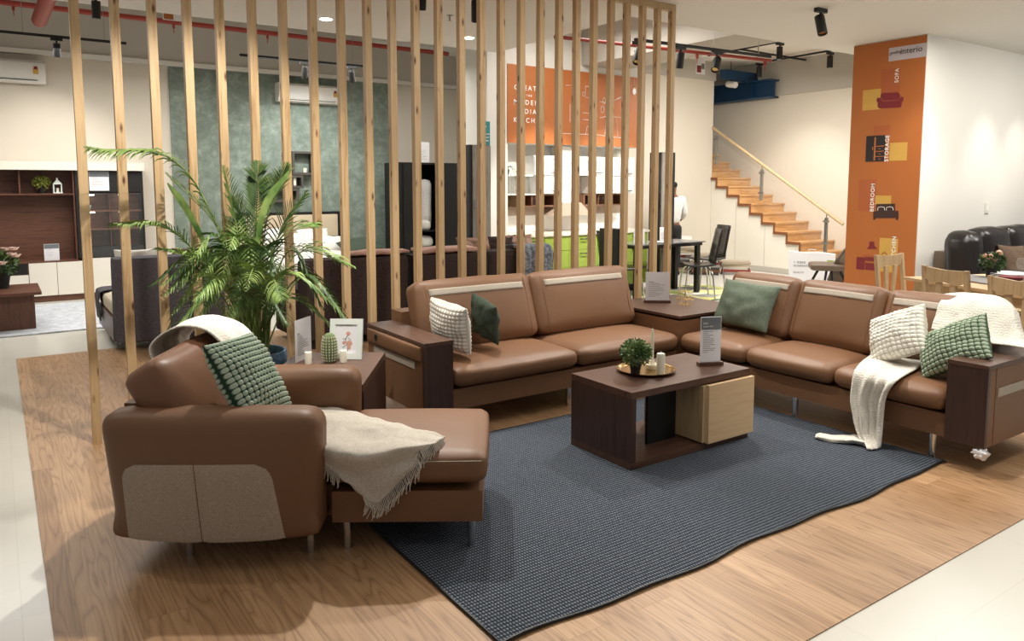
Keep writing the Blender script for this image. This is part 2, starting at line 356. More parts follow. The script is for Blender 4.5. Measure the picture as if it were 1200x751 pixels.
def ray(x, y):
    f = Vector((math.cos(YAW)*math.cos(PITCH), math.sin(YAW)*math.cos(PITCH), -math.sin(PITCH)))
    r = Vector((math.sin(YAW), -math.cos(YAW), 0)); d = f.cross(r)
    return r*((x-600)/FPX)+d*((y-PPY)/FPX)+f
def onz(x, y, z): d = ray(x, y); return Vector((0, 0, H))+d*((z-H)/d.z)
def onx(x, y, X): d = ray(x, y); return Vector((0, 0, H))+d*(X/d.x)
def ony(x, y, Y): d = ray(x, y); return Vector((0, 0, H))+d*(Y/d.y)
def pillow(name, ctr, ex, ey, W, Hh, T, mat, parent=None, bob=None, wr=.004, seed=1, pinch=.07):
    """ex, ey: directions of width and height; bob=(nx, ny, amp) covers it in bobbles"""
    ex = Vector(ex).normalized(); ey = Vector(ey); ey = (ey-ex*ey.dot(ex)).normalized(); ez = ex.cross(ey)
    n = 150 if bob else 36; vs = []; fs = []; bobs = []
    for side in (1, -1):
        off = len(vs)
        for i in range(n+1):
            for j in range(n+1):
                u = -1+2*i/n; v = -1+2*j/n
                x = W/2*u*(1-pinch*(1-v*v)); y = Hh/2*v*(1-pinch*(1-u*u))
                a = max(0, (1-u**2)); b = max(0, (1-v**2)); h = T/2*(a*b)**.42*(.55+.45*(a*b)**.3)
                s = 0
                if bob:
                    nx, ny, amp = bob
                    s = (abs(math.sin(nx*PI*(u+1)/2))*abs(math.sin(ny*PI*(v+1)/2)))**.9
                    e = min(1, min(1-abs(u), 1-abs(v))*8+.25); h += amp*s*e
                nn = noise.noise(Vector((u*2.3+seed, v*2.3, side*3.1)))
                h += wr*nn*4*min(1, (a*b)*4)
                vs.append(Vector(ctr)+ex*x+ey*y+ez*h*side); bobs.append(s)
        for i in range(n):
            for j in range(n):
                q = (off+i*(n+1)+j, off+(i+1)*(n+1)+j, off+(i+1)*(n+1)+j+1, off+i*(n+1)+j+1)
                fs.append(q if side > 0 else q[::-1])
    me = bpy.data.meshes.new(name); me.from_pydata([tuple(v) for v in vs], [], fs)
    at = me.attributes.new('bob', 'FLOAT', 'POINT'); at.data.foreach_set('value', bobs)
    bm = bmesh.new(); bm.from_mesh(me); bmesh.ops.remove_doubles(bm, verts=bm.verts[:], dist=.0006); bm.to_mesh(me); bm.free()
    for p in me.polygons: p.use_smooth = True
    return link(name, me, mat, parent)
def quadpillow(name, p1, p2, p3, T, mat, parent=None, bob=None, **kw):
    """corners: p1 upper left, p2 upper right, p3 lower right"""
    p1, p2, p3 = Vector(p1), Vector(p2), Vector(p3); c = (p1+p3)/2
    return pillow(name, c, p2-p1, p2-p3, (p2-p1).length, (p2-p3).length, T, mat, parent, bob, **kw)
def text(s, size, c, ex, ey, mat, parent, name='lettering', depth=.002, align='CENTER', shear=0, sp=1.0):
    cu = bpy.data.curves.new(name, 'FONT'); cu.body = s; cu.size = size; cu.align_x = align; cu.align_y = 'CENTER'
    cu.extrude = depth/2; cu.shear = shear; cu.space_character = sp; cu.offset = size*.012 if sp > 1 else 0; cu.resolution_u = 3
    o = bpy.data.objects.new(name, cu); C.objects.link(o); bpy.context.view_layer.update()
    me = bpy.data.meshes.new_from_object(o.evaluated_get(bpy.context.evaluated_depsgraph_get()))
    bpy.data.objects.remove(o); bpy.data.curves.remove(cu)
    ex = Vector(ex).normalized(); ey = Vector(ey).normalized()
    me.materials.clear(); me.transform(frame_m(c, ex, ey, ex.cross(ey)))
    return link(name, me, mat, parent)
def copy_tree(o, loc=None, rz=None, label=None):
    c = o.copy(); C.objects.link(c)
    for ch in list(o.children):
        d = ch.copy(); C.objects.link(d); d.parent = c
        for g in list(ch.children): e = g.copy(); C.objects.link(e); e.parent = d
    if loc is not None: c.location = loc
    if rz is not None: c.rotation_euler = (0, 0, rz)
    MW[c.name] = Matrix.Translation(c.location) @ Matrix.Rotation(c.rotation_euler.z, 4, 'Z')
    if label: c['label'] = label
    return c
def struct(name, b, mat): return tag(bx(name, b, mat), kind='structure')

# ================================================================== THE SETTING
struct('floor', (-3, -1.5, -.06, 14.5, 13.2, -.004), 'tiles')
bm = B(); box(bm, .086, 1.44, -.004, 5.42, 7.98, 0.0); tag(obj('floor', bm, 'planks'), kind='structure')
# ceiling at 3.2 with its cut-out
bm = B(); box(bm, -3, -1.5, 3.2, 14.5, 5.63, 3.3); box(bm, -3, 5.63, 3.2, 5.3, 8.07, 3.3); tag(obj('ceiling', bm, 'ceil'), kind='structure')
struct('ceiling', (-3, 8.0, 4.05, 5.6, 13.2, 4.15), 'ceil')
struct('ceiling', (5.28, 5.6, 3.85, 14.5, 13.2, 3.95), 'ceil')
bm = B(); box(bm, -3, 8.03, 3.3, 5.28, 8.07, 4.05); box(bm, 5.28, 5.63, 3.3, 5.32, 8.07, 3.85); box(bm, 5.32, 5.6, 3.3, 14.5, 5.63, 3.85)
tag(obj('trim_1', bm, 'white'), kind='structure')
struct('wall_back', (-3, 12.1, 0, 7.9, 12.2, 3.27), 'wall')
struct('trim_2', (-3, 12.0, 3.27, 7.9, 12.2, 4.05), 'grey')
struct('trim_3', (-3, 11.97, 3.27, 7.9, 12.0, 3.33), 'white')
struct('wall_bedroom', (2.2, 12.07, 0, 5.75, 12.1, 3.27), 'greenwall')
bm = B(); box(bm, 5.28, 8.27, 0, 5.6, 9.0, 4.05); tag(obj('wall_pier', bm, 'white'), kind='structure')
bm = B(); box(bm, 5.6, 8.28, 2.1, 8.0, 8.75, 4.05); box(bm, 5.6, 8.65, 0, 8.0, 8.75, 2.1); tag(obj('wall_kitchen', bm, 'white'), kind='structure')
struct('wall_passage', (8.0, 9.8, 0, 11.35, 9.9, 4.05), 'wall')
struct('wall_stairs', (12.3, 4.4, 0, 12.4, 13.2, 3.22), 'wall')
struct('trim_5', (12.25, 4.4, 3.22, 12.4, 13.2, 4.05), 'grey')
struct('wall_far', (7.9, 12.1, 0, 12.4, 12.2, 4.05), 'wall')
struct('wall_column', (8.56, 4.41, 0, 9.2, 5.27, 3.2), 'white')
struct('wall_right', (9.2, 4.41, 0, 14.5, 4.6, 3.2), 'white')
struct('baseboard_stairs', (11.33, 6.9, 0, 11.345, 10.0, .09), 'grey')
# grey beam dropping through the ceiling opening
bm = B(); box(bm, 6.85, 5.64, 3.2, 7.6, 8.27, 3.85); tag(obj('trim_6', bm, 'grey'), kind='structure')
struct('trim_7', (8.0, 9.78, 3.5, 11.38, 9.8, 3.85), 'grey')

# ================================================================== SLATTED PARTITION
SX0, SDX, SY = .412, .1945, 5.035
part_ = thing('slatted_partition', 'tall open screen of vertical pine battens standing behind the sofas', 'room divider', (2.84, SY+.03, 0))
SXC = [.435, .641, .841, 1.04, 1.233, 1.434, 1.635, 1.836, 2.037, 2.231, 2.422, 2.610, 2.802, 2.996, 3.178, 3.362, 3.556, 3.750, 3.942, 4.128, 4.318, 4.512, 4.698, 4.888, 5.075, 5.262]
for i in range(26):
    bm = B(); wd = .049; x = SXC[i]-wd/2
    box(bm, 0, 0, 0, wd, .052, 3.14); 
    o = obj('slat', bm, 'pine', None, bevel=.0025)
    o.parent = part_; o.location = Vector((x, SY, 0))-part_.location; MW[o.name] = MW[part_.name]
    me = o.data
bm = B(); box(bm, SXC[0]-.0245, SY, 3.14, SXC[25]+.0245, SY+.052, 3.197); obj('top_rail', bm, 'oakz', part_, bevel=.002)

# ================================================================== RUGS
def rugmesh(name, x0, y0, x1, y1, mat, label, cat, wob=0, t=.012, border=None):
    nu = 60; P = []
    bm = B(); top = []
    for i in range(nu+1):
        x = x0+(x1-x0)*i/nu; dy = wob*(math.sin(i*.55)*.6+math.sin(i*.23+1)) ; row = []
        for j in range(13):
            y = y0+(y1-y0)*j/12 + dy*(1-j/12)**3
            z = t + (wob*.25*max(0, math.sin(i*.55+.6))*(1-j/12)**6 if wob else 0); row.append(bm.verts.new((x, y, z)))
        top.append(row)
    bot = [[bm.verts.new((v.co.x, v.co.y, .0008)) for v in r] for r in top]
    for i in range(nu):
        for j in range(12):
            bm.faces.new((top[i][j], top[i+1][j], top[i+1][j+1], top[i][j+1])); bm.faces.new((bot[i][j+1], bot[i+1][j+1], bot[i+1][j], bot[i][j]))
    for i in range(nu):
        bm.faces.new((top[i][0], bot[i][0], bot[i+1][0], top[i+1][0])); bm.faces.new((top[i+1][12], bot[i+1][12], bot[i][12], top[i][12]))
    for j in range(12):
        bm.faces.new((top[0][j+1], bot[0][j+1], bot[0][j], top[0][j])); bm.faces.new((top[nu][j], bot[nu][j], bot[nu][j+1], top[nu][j+1]))
    edge = [tuple(r[0].co) for r in top]; 
    r_ = thing(name, label, cat, ((x0+x1)/2, (y0+y1)/2, 0))
    obj('woven_field', bm, mat, r_)
    if border:
        b2 = B(); tube(b2, [Vector(e)+Vector((0, -.002, -.004)) for e in edge], .006, 6)
        tube(b2, [(x0, y0+.0, .008), (x0, y1, .008)], .006, 6); tube(b2, [(x1, y0, .008), (x1, y1, .008)], .006, 6); tube(b2, [(x0, y1, .008), (x1, y1, .008)], .006, 6)
        obj('bound_edge', b2, border, r_, smooth=True)
    return r_
rugmesh('area_rug', 1.33, 1.995, 4.315, 3.86, 'rug', 'large charcoal woven rug under the coffee table', 'rug', .012, border='black')
rugmesh('pale_rug', -1.9, 9.18, 1.6, 11.4, 'lightrug', 'pale grey rug under the far left coffee table', 'rug')
rugmesh('patchwork_rug', 6.6, 6.75, 9.0, 8.0, 'patch', 'white, green and yellow patterned rug under the black dining set', 'rug')

# ================================================================== TAN SECTIONAL
def backcushion(mx, W, Hh, T, parent, seed):
    """mx maps local x (width), y (depth, -y is the front), z (height) to world"""
    pf = (.006, .03, .012); r = .055; s = (W, T, Hh)
    bm = B(); cushion(bm, s, r, pf, mx, 12, .004, seed); o = obj('back_cushion', bm, 'tan', parent, smooth=True)
    P = []
    for i in range(25):
        row = []
        for j in range(5):
            q = (-.80+1.60*i/24, -1, .50+.20*j/4); p = cushpt(q, s, r, pf); p.y -= .0045; row.append(mx @ p)
        P.append(row)
    st = grid_mesh('fabric_strip', P, 'strip', None, solid=.003); st.parent = o; 
    st.data.transform(MW[parent.name].inverted()); MW[st.name] = MW[parent.name]; st['label'] = 'beige woven strip'
    b2 = B()
    for sx in (-.84, .84):
        pts = []
        for k in range(20):
            p = cushpt((sx, -1, -.9+1.75*k/19), s, r, pf); p.y -= .001; pts.append(mx @ p)
        tube(b2, pts, .0016, 5); se = obj('seam', b2, 'stairedge', parent); se.parent = o; b2 = B()
    b2.free()
    return o
def axesX(c, lean):   # facing -Y, width along +X
    ez = Vector((0, math.sin(lean), math.cos(lean))); ey = Vector((0, math.cos(lean), -math.sin(lean))); return frame_m(c, Vector((1, 0, 0)), ey, ez)
def axesY(c, lean):   # facing -X, width along -Y
    ez = Vector((math.sin(lean), 0, math.cos(lean))); ey = Vector((math.cos(lean), 0, -math.sin(lean))); return frame_m(c, Vector((0, -1, 0)), ey, ez)
I3 = Matrix.Identity(4)
def T_(x, y, z): return Matrix.Translation((x, y, z))
def leg(x, y, h, parent, r=.02, z0=0):
    bm = B(); lathe(bm, [(r, z0), (r, h)], (x, y, 0), 16); return obj('leg', bm, 'chrome', parent, smooth=True)

ls = thing('sofa', 'tan leather two-seat sofa in front of the wooden slats', 'sofa', (3.16, 4.4, 0), group=None)
bx('base', (2.27, 3.975, .155, 4.255, 4.80, .285), 'tan', ls, .012)
bx('back_frame', (2.29, 4.70, .155, 4.255, 4.86, .67), 'tan', ls, .04)
for k, (a, b) in enumerate(((2.275, 3.262), (3.268, 4.252))):
    bm = B(); cushion(bm, (b-a, .68, .125), .055, (.004, .012, .022), T_((a+b)/2, 4.27, .362), 12, .003, k*5); obj('seat_cushion', bm, 'tan', ls, smooth=True)
for k, (a, b) in enumerate(((2.30, 3.27), (3.275, 4.25))):
    backcushion(axesX(((a+b)/2, 4.54, .655), math.radians(19)), b-a, .47, .17, ls, 3+k)
ar = bx('arm', (2.075, 3.972, .155, 2.268, 4.78, .583), 'tan', ls, .006)
o = bx('arm_front_panel', (2.07, 3.95, .155, 2.27, 3.972, .583), 'walnutz', ls, .0015); o['label'] = 'walnut front panel'
o = bx('arm_top', (2.068, 3.948, .583, 2.272, 4.785, .604), 'walnuty', ls, .0015); o['label'] = 'walnut top'
bm = B(); cushion(bm, (.03, .78, .095), .012, (.006, 0, 0), T_(2.072, 4.38, .53), 8); o = obj('side_flap', bm, 'tan', ls, smooth=True)
bm = B(); lathe(bm, [(.022, 0), (.022, .004)], (2.0525, 4.60, .535), 20, Matrix.Rotation(-PI/2, 4, 'Y')); obj('cable_hole', bm, 'dark', ls)
bx('fabric_strip', (2.070, 4.08, .425, 2.074, 4.68, .47), 'strip', ls)
for x, y in ((2.35, 4.06), (3.267, 4.06), (4.2, 4.06), (2.35, 4.72), (3.267, 4.72), (4.2, 4.72)): leg(x, y, .157, ls)

cu = thing('corner_table', 'square leather corner unit with a walnut top between the two sofas', 'corner table', (4.68, 4.38, 0))
bx('body', (4.262, 3.957, .155, 5.09, 4.80, .515), 'tan', cu, .012)
bx('recess', (4.29, 3.985, .515, 5.06, 4.77, .532), 'dark', cu)
bx('top', (4.262, 3.955, .532, 5.09, 4.80, .552), 'walnut', cu, .002)
for x, y in ((4.36, 4.06), (5.0, 4.06), (5.0, 4.7), (4.36, 4.7)): leg(x, y, .157, cu)

rs = thing('sofa', 'tan leather three-seat sofa with throws on its right end', 'sofa', (4.68, 2.87, 0))
bx('base', (4.285, 1.988, .155, 5.10, 3.945, .285), 'tan', rs, .012)
bx('back_frame', (4.98, 1.988, .155, 5.12, 3.945, .66), 'tan', rs, .04)
for k, (a, b) in enumerate(((1.992, 2.672), (2.678, 3.338), (3.344, 3.948))):
    bm = B(); cushion(bm, (.68, b-a, .125), .055, (.012, .004, .022), T_(4.58, (a+b)/2, .362), 12, .003, 20+k*5); obj('seat_cushion', bm, 'tan', rs, smooth=True)
for k, (a, b) in enumerate(((1.995, 2.665), (2.67, 3.32), (3.325, 3.94))):
    backcushion(axesY((4.83, (a+b)/2, .635), math.radians(22)), b-a, .455, .17, rs, 8+k)
bx('arm', (4.274, 1.784, .155, 5.10, 1.982, .583), 'tan', rs, .006)
o = bx('arm_front_panel', (4.25, 1.78, .155, 4.274, 1.986, .583), 'walnutz', rs, .0015); o['label'] = 'walnut front panel'
o = bx('arm_top', (4.248, 1.778, .583, 5.105, 1.988, .604), 'walnut', rs, .0015); o['label'] = 'walnut top'
bx('fabric_strip', (4.375, 1.778, .418, 5.0, 1.784, .465), 'strip', rs)
b2 = B(); tube(b2, [(4.35, 1.783, .16), (4.35, 1.783, .58)], .0016, 5); obj('seam', b2, 'stairedge', rs)
for x, y in ((4.335, 2.085), (4.335, 2.98), (4.335, 3.85), (5.02, 2.085), (5.02, 2.98), (5.02, 3.85)): leg(x, y, .157, rs)
# crumpled plastic wrap under the arm corner
bm = B(); bmesh.ops.create_icosphere(bm, subdivisions=3, radius=.03)
for v in bm.verts: v.co = Vector((v.co.x*1.0, v.co.y*1.1, v.co.z*.9))*(1+.9*noise.noise(v.co*60)) + Vector((4.262, 1.80, .128))
o = obj('plastic_wrap', bm, 'paper', rs); o['label'] = 'crumpled white plastic wrap'

# ================================================================== CHAISE
A0 = Vector((.314, 3.327, 0)); TH = math.radians(-33.5)
LM = Matrix.Translation(A0) @ Matrix.Rotation(TH, 4, 'Z')
def L(u, v, z): return LM @ Vector((u, v, z))
def onu(x, y, c):
    o = LM.inverted() @ Vector((0, 0, H)); d = LM.inverted().to_3x3() @ ray(x, y); return LM @ (o+d*((c-o.x)/d.x))
def onv(x, y, c):
    o = LM.inverted() @ Vector((0, 0, H)); d = LM.inverted().to_3x3() @ ray(x, y); return LM @ (o+d*((c-o.y)/d.y))
ch = thing('chaise_longue', 'tan leather chaise longue with taupe fabric panels on its rounded arm', 'chaise longue', tuple(A0), TH)
def armc(name, c, s):
    r = .085; pf = (.004, .018, .006)
    bm = B(); t = bmesh.new(); bmesh.ops.create_cube(t, size=2); bmesh.ops.subdivide_edges(t, edges=t.edges[:], cuts=14, use_grid_fill=True); mp = {}
    for v in t.verts:
        q = Vector([math.copysign(abs(a)**.7, a) if abs(a) > 1e-6 else 0 for a in v.co]); mp[v.index] = bm.verts.new(LM @ (armpt(q, s)+Vector(c)))
    for f in t.faces: bm.faces.new([mp[v.index] for v in f.verts])
    t.free(); return obj(name, bm, 'tan', ch, smooth=True)
def armpt(q, s):
    pf = (.001, .006, .002); p = cushpt(q, s, .075, pf)
    # square off the underside, taper both ends towards the floor
    k = min(1, max(0, (-q[2]-.55)/.35)); k = k*k*(3-2*k); h = cushpt(q, s, .02, pf); p = p*(1-k)+h*k
    d = max(0, .5-.5*q[2])
    p.x += d*(.055 if q[0] < 0 else -.012)*abs(q[0])
    p.z -= .018*max(0, -q[2])*(1-q[0]**2)*(.5-.5*q[1]); p.y -= .022*(1-q[0]**2)*(.5-.5*q[1])*d
    return p
near_c, near_s = (.40, .10, .383), (.90, .20, .506)
na = armc('arm', near_c, near_s)
far = armc('arm', (.42, .80, .386), near_s)
def patch(q0, q1, name):
    P = []; n = 16
    for i in range(n+1):
        row = []; t = i/n
        for j in range(n+1):
            s_ = j/n; z = -.985+(.215+.985)*s_
            xl, xr = (-.82+.02*s_), (.70-.14*s_)
            # rounded upper corners
            x0 = xl+(xr-xl)*q0; x1 = xl+(xr-xl)*q1; x = x0+(x1-x0)*t
            if s_ > .78:
                d = (s_-.78)/.22; cut = .13*(1-math.sqrt(max(0, 1-d*d)))
                if q0 == 0: x = max(x, xl+cut) if t == 0 else x+cut*(1-t)
                if q1 == 1: x = x-cut*t
            p = armpt((x, -1, z), near_s)+Vector(near_c); e = min(1, 6*min(t, 1-t, 1-s_)); p.y -= .001+.011*math.sqrt(max(0, e)) ; row.append(LM @ p)
        P.append(row)
    o = grid_mesh(name, P, 'taupe', None); o.data.transform(MW[ch.name].inverted()); o.parent = na; MW[o.name] = MW[ch.name]; o['label'] = 'taupe woven fabric panel'
patch(0, .497, 'side_panel'); patch(.503, 1, 'side_panel')
bm = B(); box(bm, .0, .16, .135, .13, .74, .64, LM); obj('back_frame', bm, 'tan', ch, bevel=.03)
bm = B(); box(bm, .12, .2, .13, .87, .7, .265, LM); box(bm, .865, .125, .13, 1.50, .80, .265, LM); obj('base', bm, 'tan', ch, bevel=.012)
bm = B(); cushion(bm, (.74, .5, .13), .03, (0, 0, .012), LM @ T_(.50, .45, .358), 8); cushion(bm, (.665, .69, .13), .042, (.006, .006, .02), LM @ T_(1.185, .46, .358), 12)
obj('seat_cushion', bm, 'tan', ch, smooth=True)
b2 = B(); s_ = (.665, .69, .13)
pts = [LM @ (cushpt((q, -1, .62), s_, .042, (.006, .006, .02))+Vector((1.185, .459, .358))) for q in [-.95+1.9*k/20 for k in range(21)]]
tube(b2, pts, .0022, 5); obj('piping', b2, 'strip', ch)
for u_, v_ in ((.27, .11), (.77, .13), (.92, .16), (1.45, .16), (1.45, .72), (.27, .8), (.77, .8)):
    bm = B(); lathe(bm, [(.017, 0), (.021, .135)], tuple(L(u_, v_, 0)), 16); obj('leg', bm, 'chrome', ch, smooth=True)
# back cushion
c_ = L(.215, .485, .60); ew = L(.05, 1, .02)-L(0, 0, 0); eh = L(-.27, 0, .43)-L(0, 0, 0)
ex_c = ew.normalized(); ez_c = (eh-ex_c*eh.dot(ex_c)).normalized(); ey_c = ez_c.cross(ex_c)
bm = B(); cushion(bm, (.74, .19, .46), .045, (.008, .03, .018), frame_m(c_, ex_c, ey_c, ez_c), 12, .006, 4); obj('back_cushion', bm, 'tan2', ch, smooth=True)

# throw over the back cushion
rows = []
for (uu, zz_) in ((.08, .56), (-.02, .71), (-.05, .80), (.01, .868), (.11, .905), (.215, .885), (.30, .81), (.375, .69), (.43, .58)):
    rows.append([L(uu+.012*math.sin(k*2.1), vv, zz_-(.035 if k == 4 else 0)) for k, vv in enumerate((.50, .60, .70, .80, .905))])
P = drape(rows, 30, 24)
for i, r_ in enumerate(P):
    for j, p in enumerate(r_): p += (L(1, -.3, 0)-L(0, 0, 0))*(.006*math.sin(j*1.1+i*.1)) + Vector((0, 0, .004*noise.noise(p*14)))
tw = grid_mesh('throw_blanket', P, 'throww', None, solid=.008)
tag(tw, 'white cotton throw folded over the chaise back cushion', 'throw')
# green bobble pillow on the chaise
lg = lambda x, y, v: onv(x, y, v)
p1, p2, p3 = lg(233, 407, .12), lg(290, 391, .50), lg(344, 474, .50)
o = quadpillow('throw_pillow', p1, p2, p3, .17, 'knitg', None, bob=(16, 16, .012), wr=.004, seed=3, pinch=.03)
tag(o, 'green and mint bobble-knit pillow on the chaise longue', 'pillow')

# beige fringed throw on the chaise
def fold(P, amp, n, seed, dirv):
    for i, r_ in enumerate(P):
        for j, p in enumerate(r_):
            p += Vector(dirv)*amp*(noise.noise(p*n+Vector((seed, 0, 0)))+.5*noise.noise(p*n*2.3))
    return P
zt = .452
def pts_row(lst):
    return [onz(x, y, k[1]) if k[0] == 'z' else onv(x, y, k[1]) for x, y, k in lst]
Z_ = ('z', zt+.004); Zh = ('z', zt+.016); V1 = ('v', .095); V2 = ('v', .08)
rows = [pts_row([(352, 479, Z_), (405, 479, Z_), (440, 489, Z_), (484, 501, Z_), (522, 512, Z_)]),
        pts_row([(360, 490, Zh), (400, 491, Zh), (438, 500, Zh), (476, 507, Zh), (517, 515, Z_)]),
        pts_row([(366, 505, Z_), (398, 507, Z_), (432, 513, Z_), (470, 514, Zh), (512, 519, Z_)]),
        pts_row([(372, 525, Z_), (398, 528, Zh), (428, 532, Z_), (466, 526, Zh), (506, 522, Z_)]),
        pts_row([(376, 540, ('v', .10)), (400, 551, V1), (433, 556, V2), (466, 543, V1), (498, 529, ('v', .12))]),
        pts_row([(388, 549, ('v', .10)), (408, 566, V2), (436, 575, V1), (468, 557, V2), (492, 535, ('v', .11))]),
        pts_row([(398, 555, V1), (418, 577, V1), (442, 588, V1), (466, 568, V1), (490, 541, V1)])]
bt = thing('fringed_throw', 'oatmeal wool throw with a fringe hanging off the chaise seat', 'throw', tuple(L(1.05, .3, 0)))
P = fold(drape(rows, 60, 60), .008, 11, 3, (0, 0, 1))
for i, r_ in enumerate(P):
    for j, p in enumerate(r_):
        a_ = math.sin(i*.20+j*.16+1.2*math.sin(j*.07)); p += (L(0, -.4, .9)-L(0, 0, 0))*.007*max(0, a_)**2
for r_ in P:
    for p in r_:
        q = LM.inverted() @ p
        if q.y > .11: q.z = max(q.z, .448)
        else: q.y = min(q.y, .102)
        p.xyz = LM @ q
grid_mesh('cloth', P, 'throwb', bt, solid=.006)
b2 = B()
edge = [P[-1][j] for j in range(20, 61, 2)] + [P[i][60] for i in range(57, 4, -4)]
for k in range(len(edge)-1):
    for m in range(2):
        p = edge[k].lerp(edge[k+1], m/2+.1*rnd.random()); ln = .055+.02*rnd.random()
        tube(b2, [p, p+(L(.012, -.012, 0)-L(0, 0, 0))+Vector((0, 0, -.4*ln)), p+(L(.006*rnd.uniform(-2, 2), -.012, 0)-L(0, 0, 0))+Vector((0, 0, -ln))], .0022, 4)
obj('fringe', b2, 'throwb', bt); b2 = B()
for k in range(12):
    p = onv(376+k*1.8, 541+k*1.1, .10); tube(b2, [p, p+Vector((.004, -.008, -.03)), p+Vector((rnd.uniform(-.01, .01), -.01, -.065))], .0022, 4)
obj('fringe', b2, 'throwb', bt)

# ================================================================== PILLOWS AND THROWS ON THE SOFAS
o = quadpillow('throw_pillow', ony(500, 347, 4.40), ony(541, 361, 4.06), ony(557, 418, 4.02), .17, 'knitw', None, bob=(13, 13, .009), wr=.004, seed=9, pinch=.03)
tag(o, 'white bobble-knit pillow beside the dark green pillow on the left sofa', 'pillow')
o = quadpillow('throw_pillow', ony(546, 340, 4.42), ony(574, 358, 4.16), ony(592, 408, 4.10), .15, 'dgreen', None, wr=.007, seed=12)
tag(o, 'dark green cotton pillow on the left sofa', 'pillow')
o = quadpillow('throw_pillow', onx(851, 326, 4.72), onx(917, 336, 4.74), onx(898, 391, 4.58), .16, 'greenp', None, wr=.003, seed=15)
tag(o, 'plain sage green pillow at the left end of the right sofa', 'pillow')
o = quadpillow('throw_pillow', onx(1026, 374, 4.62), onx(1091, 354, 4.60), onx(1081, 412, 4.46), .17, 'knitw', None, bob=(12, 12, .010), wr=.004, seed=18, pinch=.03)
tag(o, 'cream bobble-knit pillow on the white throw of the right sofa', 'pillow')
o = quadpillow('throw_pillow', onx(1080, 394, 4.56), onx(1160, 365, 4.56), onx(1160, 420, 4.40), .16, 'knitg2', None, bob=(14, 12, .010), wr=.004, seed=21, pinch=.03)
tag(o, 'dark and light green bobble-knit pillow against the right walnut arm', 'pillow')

# cream throw falling off the right sofa to the rug
zz = .462
def rr(l): return [onz(x, y, v) if k == 'z' else onx(x, y, v) for x, y, k, v in l]
rows = [rr([(1022, 414, 'z', zz), (1042, 410, 'z', zz+.01), (1064, 412, 'z', zz), (1085, 418, 'z', zz+.01)]),
        rr([(1008, 425, 'z', zz), (1030, 424, 'z', zz+.012), (1054, 426, 'z', zz), (1076, 430, 'z', zz+.008)]),
        rr([(1001, 437, 'x', 4.225), (1019, 440, 'x', 4.20), (1036, 443, 'x', 4.225), (1052, 445, 'x', 4.21)]),
        rr([(997, 465, 'x', 4.205), (1011, 465, 'x', 4.185), (1025, 466, 'x', 4.21), (1038, 466, 'x', 4.19)]),
        rr([(1001, 490, 'x', 4.20), (1012, 492, 'x', 4.18), (1023, 492, 'x', 4.21), (1034, 494, 'x', 4.19)]),
        rr([(1006, 508, 'x', 4.19), (1014, 511, 'x', 4.17), (1023, 512, 'x', 4.20), (1032, 514, 'x', 4.18)]),
        rr([(1013, 522, 'z', .022), (1018, 526, 'z', .026), (1025, 526, 'z', .024), (1031, 525, 'z', .022)])]
ct = thing('throw_blanket', 'cream waffle throw hanging from the right sofa seat down to the rug', 'throw', (4.2, 2.4, 0))
P = drape(rows, 44, 24)
for i, r_ in enumerate(P):
    for j, p in enumerate(r_):
        if p.x < 4.24: p.x -= .012*math.sin(j*.9+i*.05)+.006*noise.noise(p*12)
        p.z = max(p.z, .018)
grid_mesh('cloth', P, 'throww', ct, solid=.006)
rows = [rr([(1020, 514, 'z', .03), (1022, 519, 'z', .045), (1026, 525, 'z', .02)]), rr([(1000, 509, 'z', .035), (1000, 515, 'z', .05), (1002, 520, 'z', .018)]),
        rr([(978, 510, 'z', .03), (979, 514, 'z', .04), (980, 519, 'z', .018)]), rr([(962, 507, 'z', .03), (961, 511, 'z', .04), (964, 516, 'z', .018)]), rr([(956, 509, 'z', .02), (955, 512, 'z', .025), (957, 514, 'z', .018)])]
P = fold(drape(rows, 20, 10), .006, 25, 6, (0, 0, 1))
for r_ in P:
    for p in r_: p.z = max(p.z, .016)
grid_mesh('cloth_end', P, 'throww', ct, solid=.005)
# white waffle throw over the sofa back
rows = [rr([(1116, 352, 'x', 5.16), (1135, 351, 'x', 5.17), (1158, 354, 'x', 5.16), (1176, 360, 'x', 5.16), (1190, 372, 'x', 5.14)]),
        rr([(1109, 345, 'x', 4.98), (1131, 343, 'x', 4.98), (1160, 345, 'x', 4.98), (1182, 353, 'x', 4.98), (1194, 366, 'x', 4.98)]),
        rr([(1103, 353, 'x', 4.80), (1128, 352, 'x', 4.79), (1158, 355, 'x', 4.80), (1184, 368, 'x', 4.79), (1198, 384, 'x', 4.80)]),
        rr([(1097, 368, 'x', 4.72), (1124, 372, 'x', 4.70), (1152, 380, 'x', 4.71), (1180, 391, 'x', 4.69), (1204, 401, 'x', 4.70)]),
        rr([(1091, 385, 'x', 4.65), (1120, 392, 'x', 4.63), (1148, 402, 'x', 4.62), (1172, 403, 'x', 4.60), (1206, 407, 'x', 4.60)])]
P = fold(drape(rows, 40, 60), .014, 8, 8, (-.6, 0, .6))
for i, r_ in enumerate(P):
    for j, p in enumerate(r_): p += Vector((-.7, 0, .3))*.010*math.sin(j*.33+i*.06+1.5*math.sin(i*.1))*min(1, i/10)
o = grid_mesh('throw_blanket', P, 'throww', None, solid=.008); tag(o, 'white waffle throw draped over the back of the right sofa', 'throw')

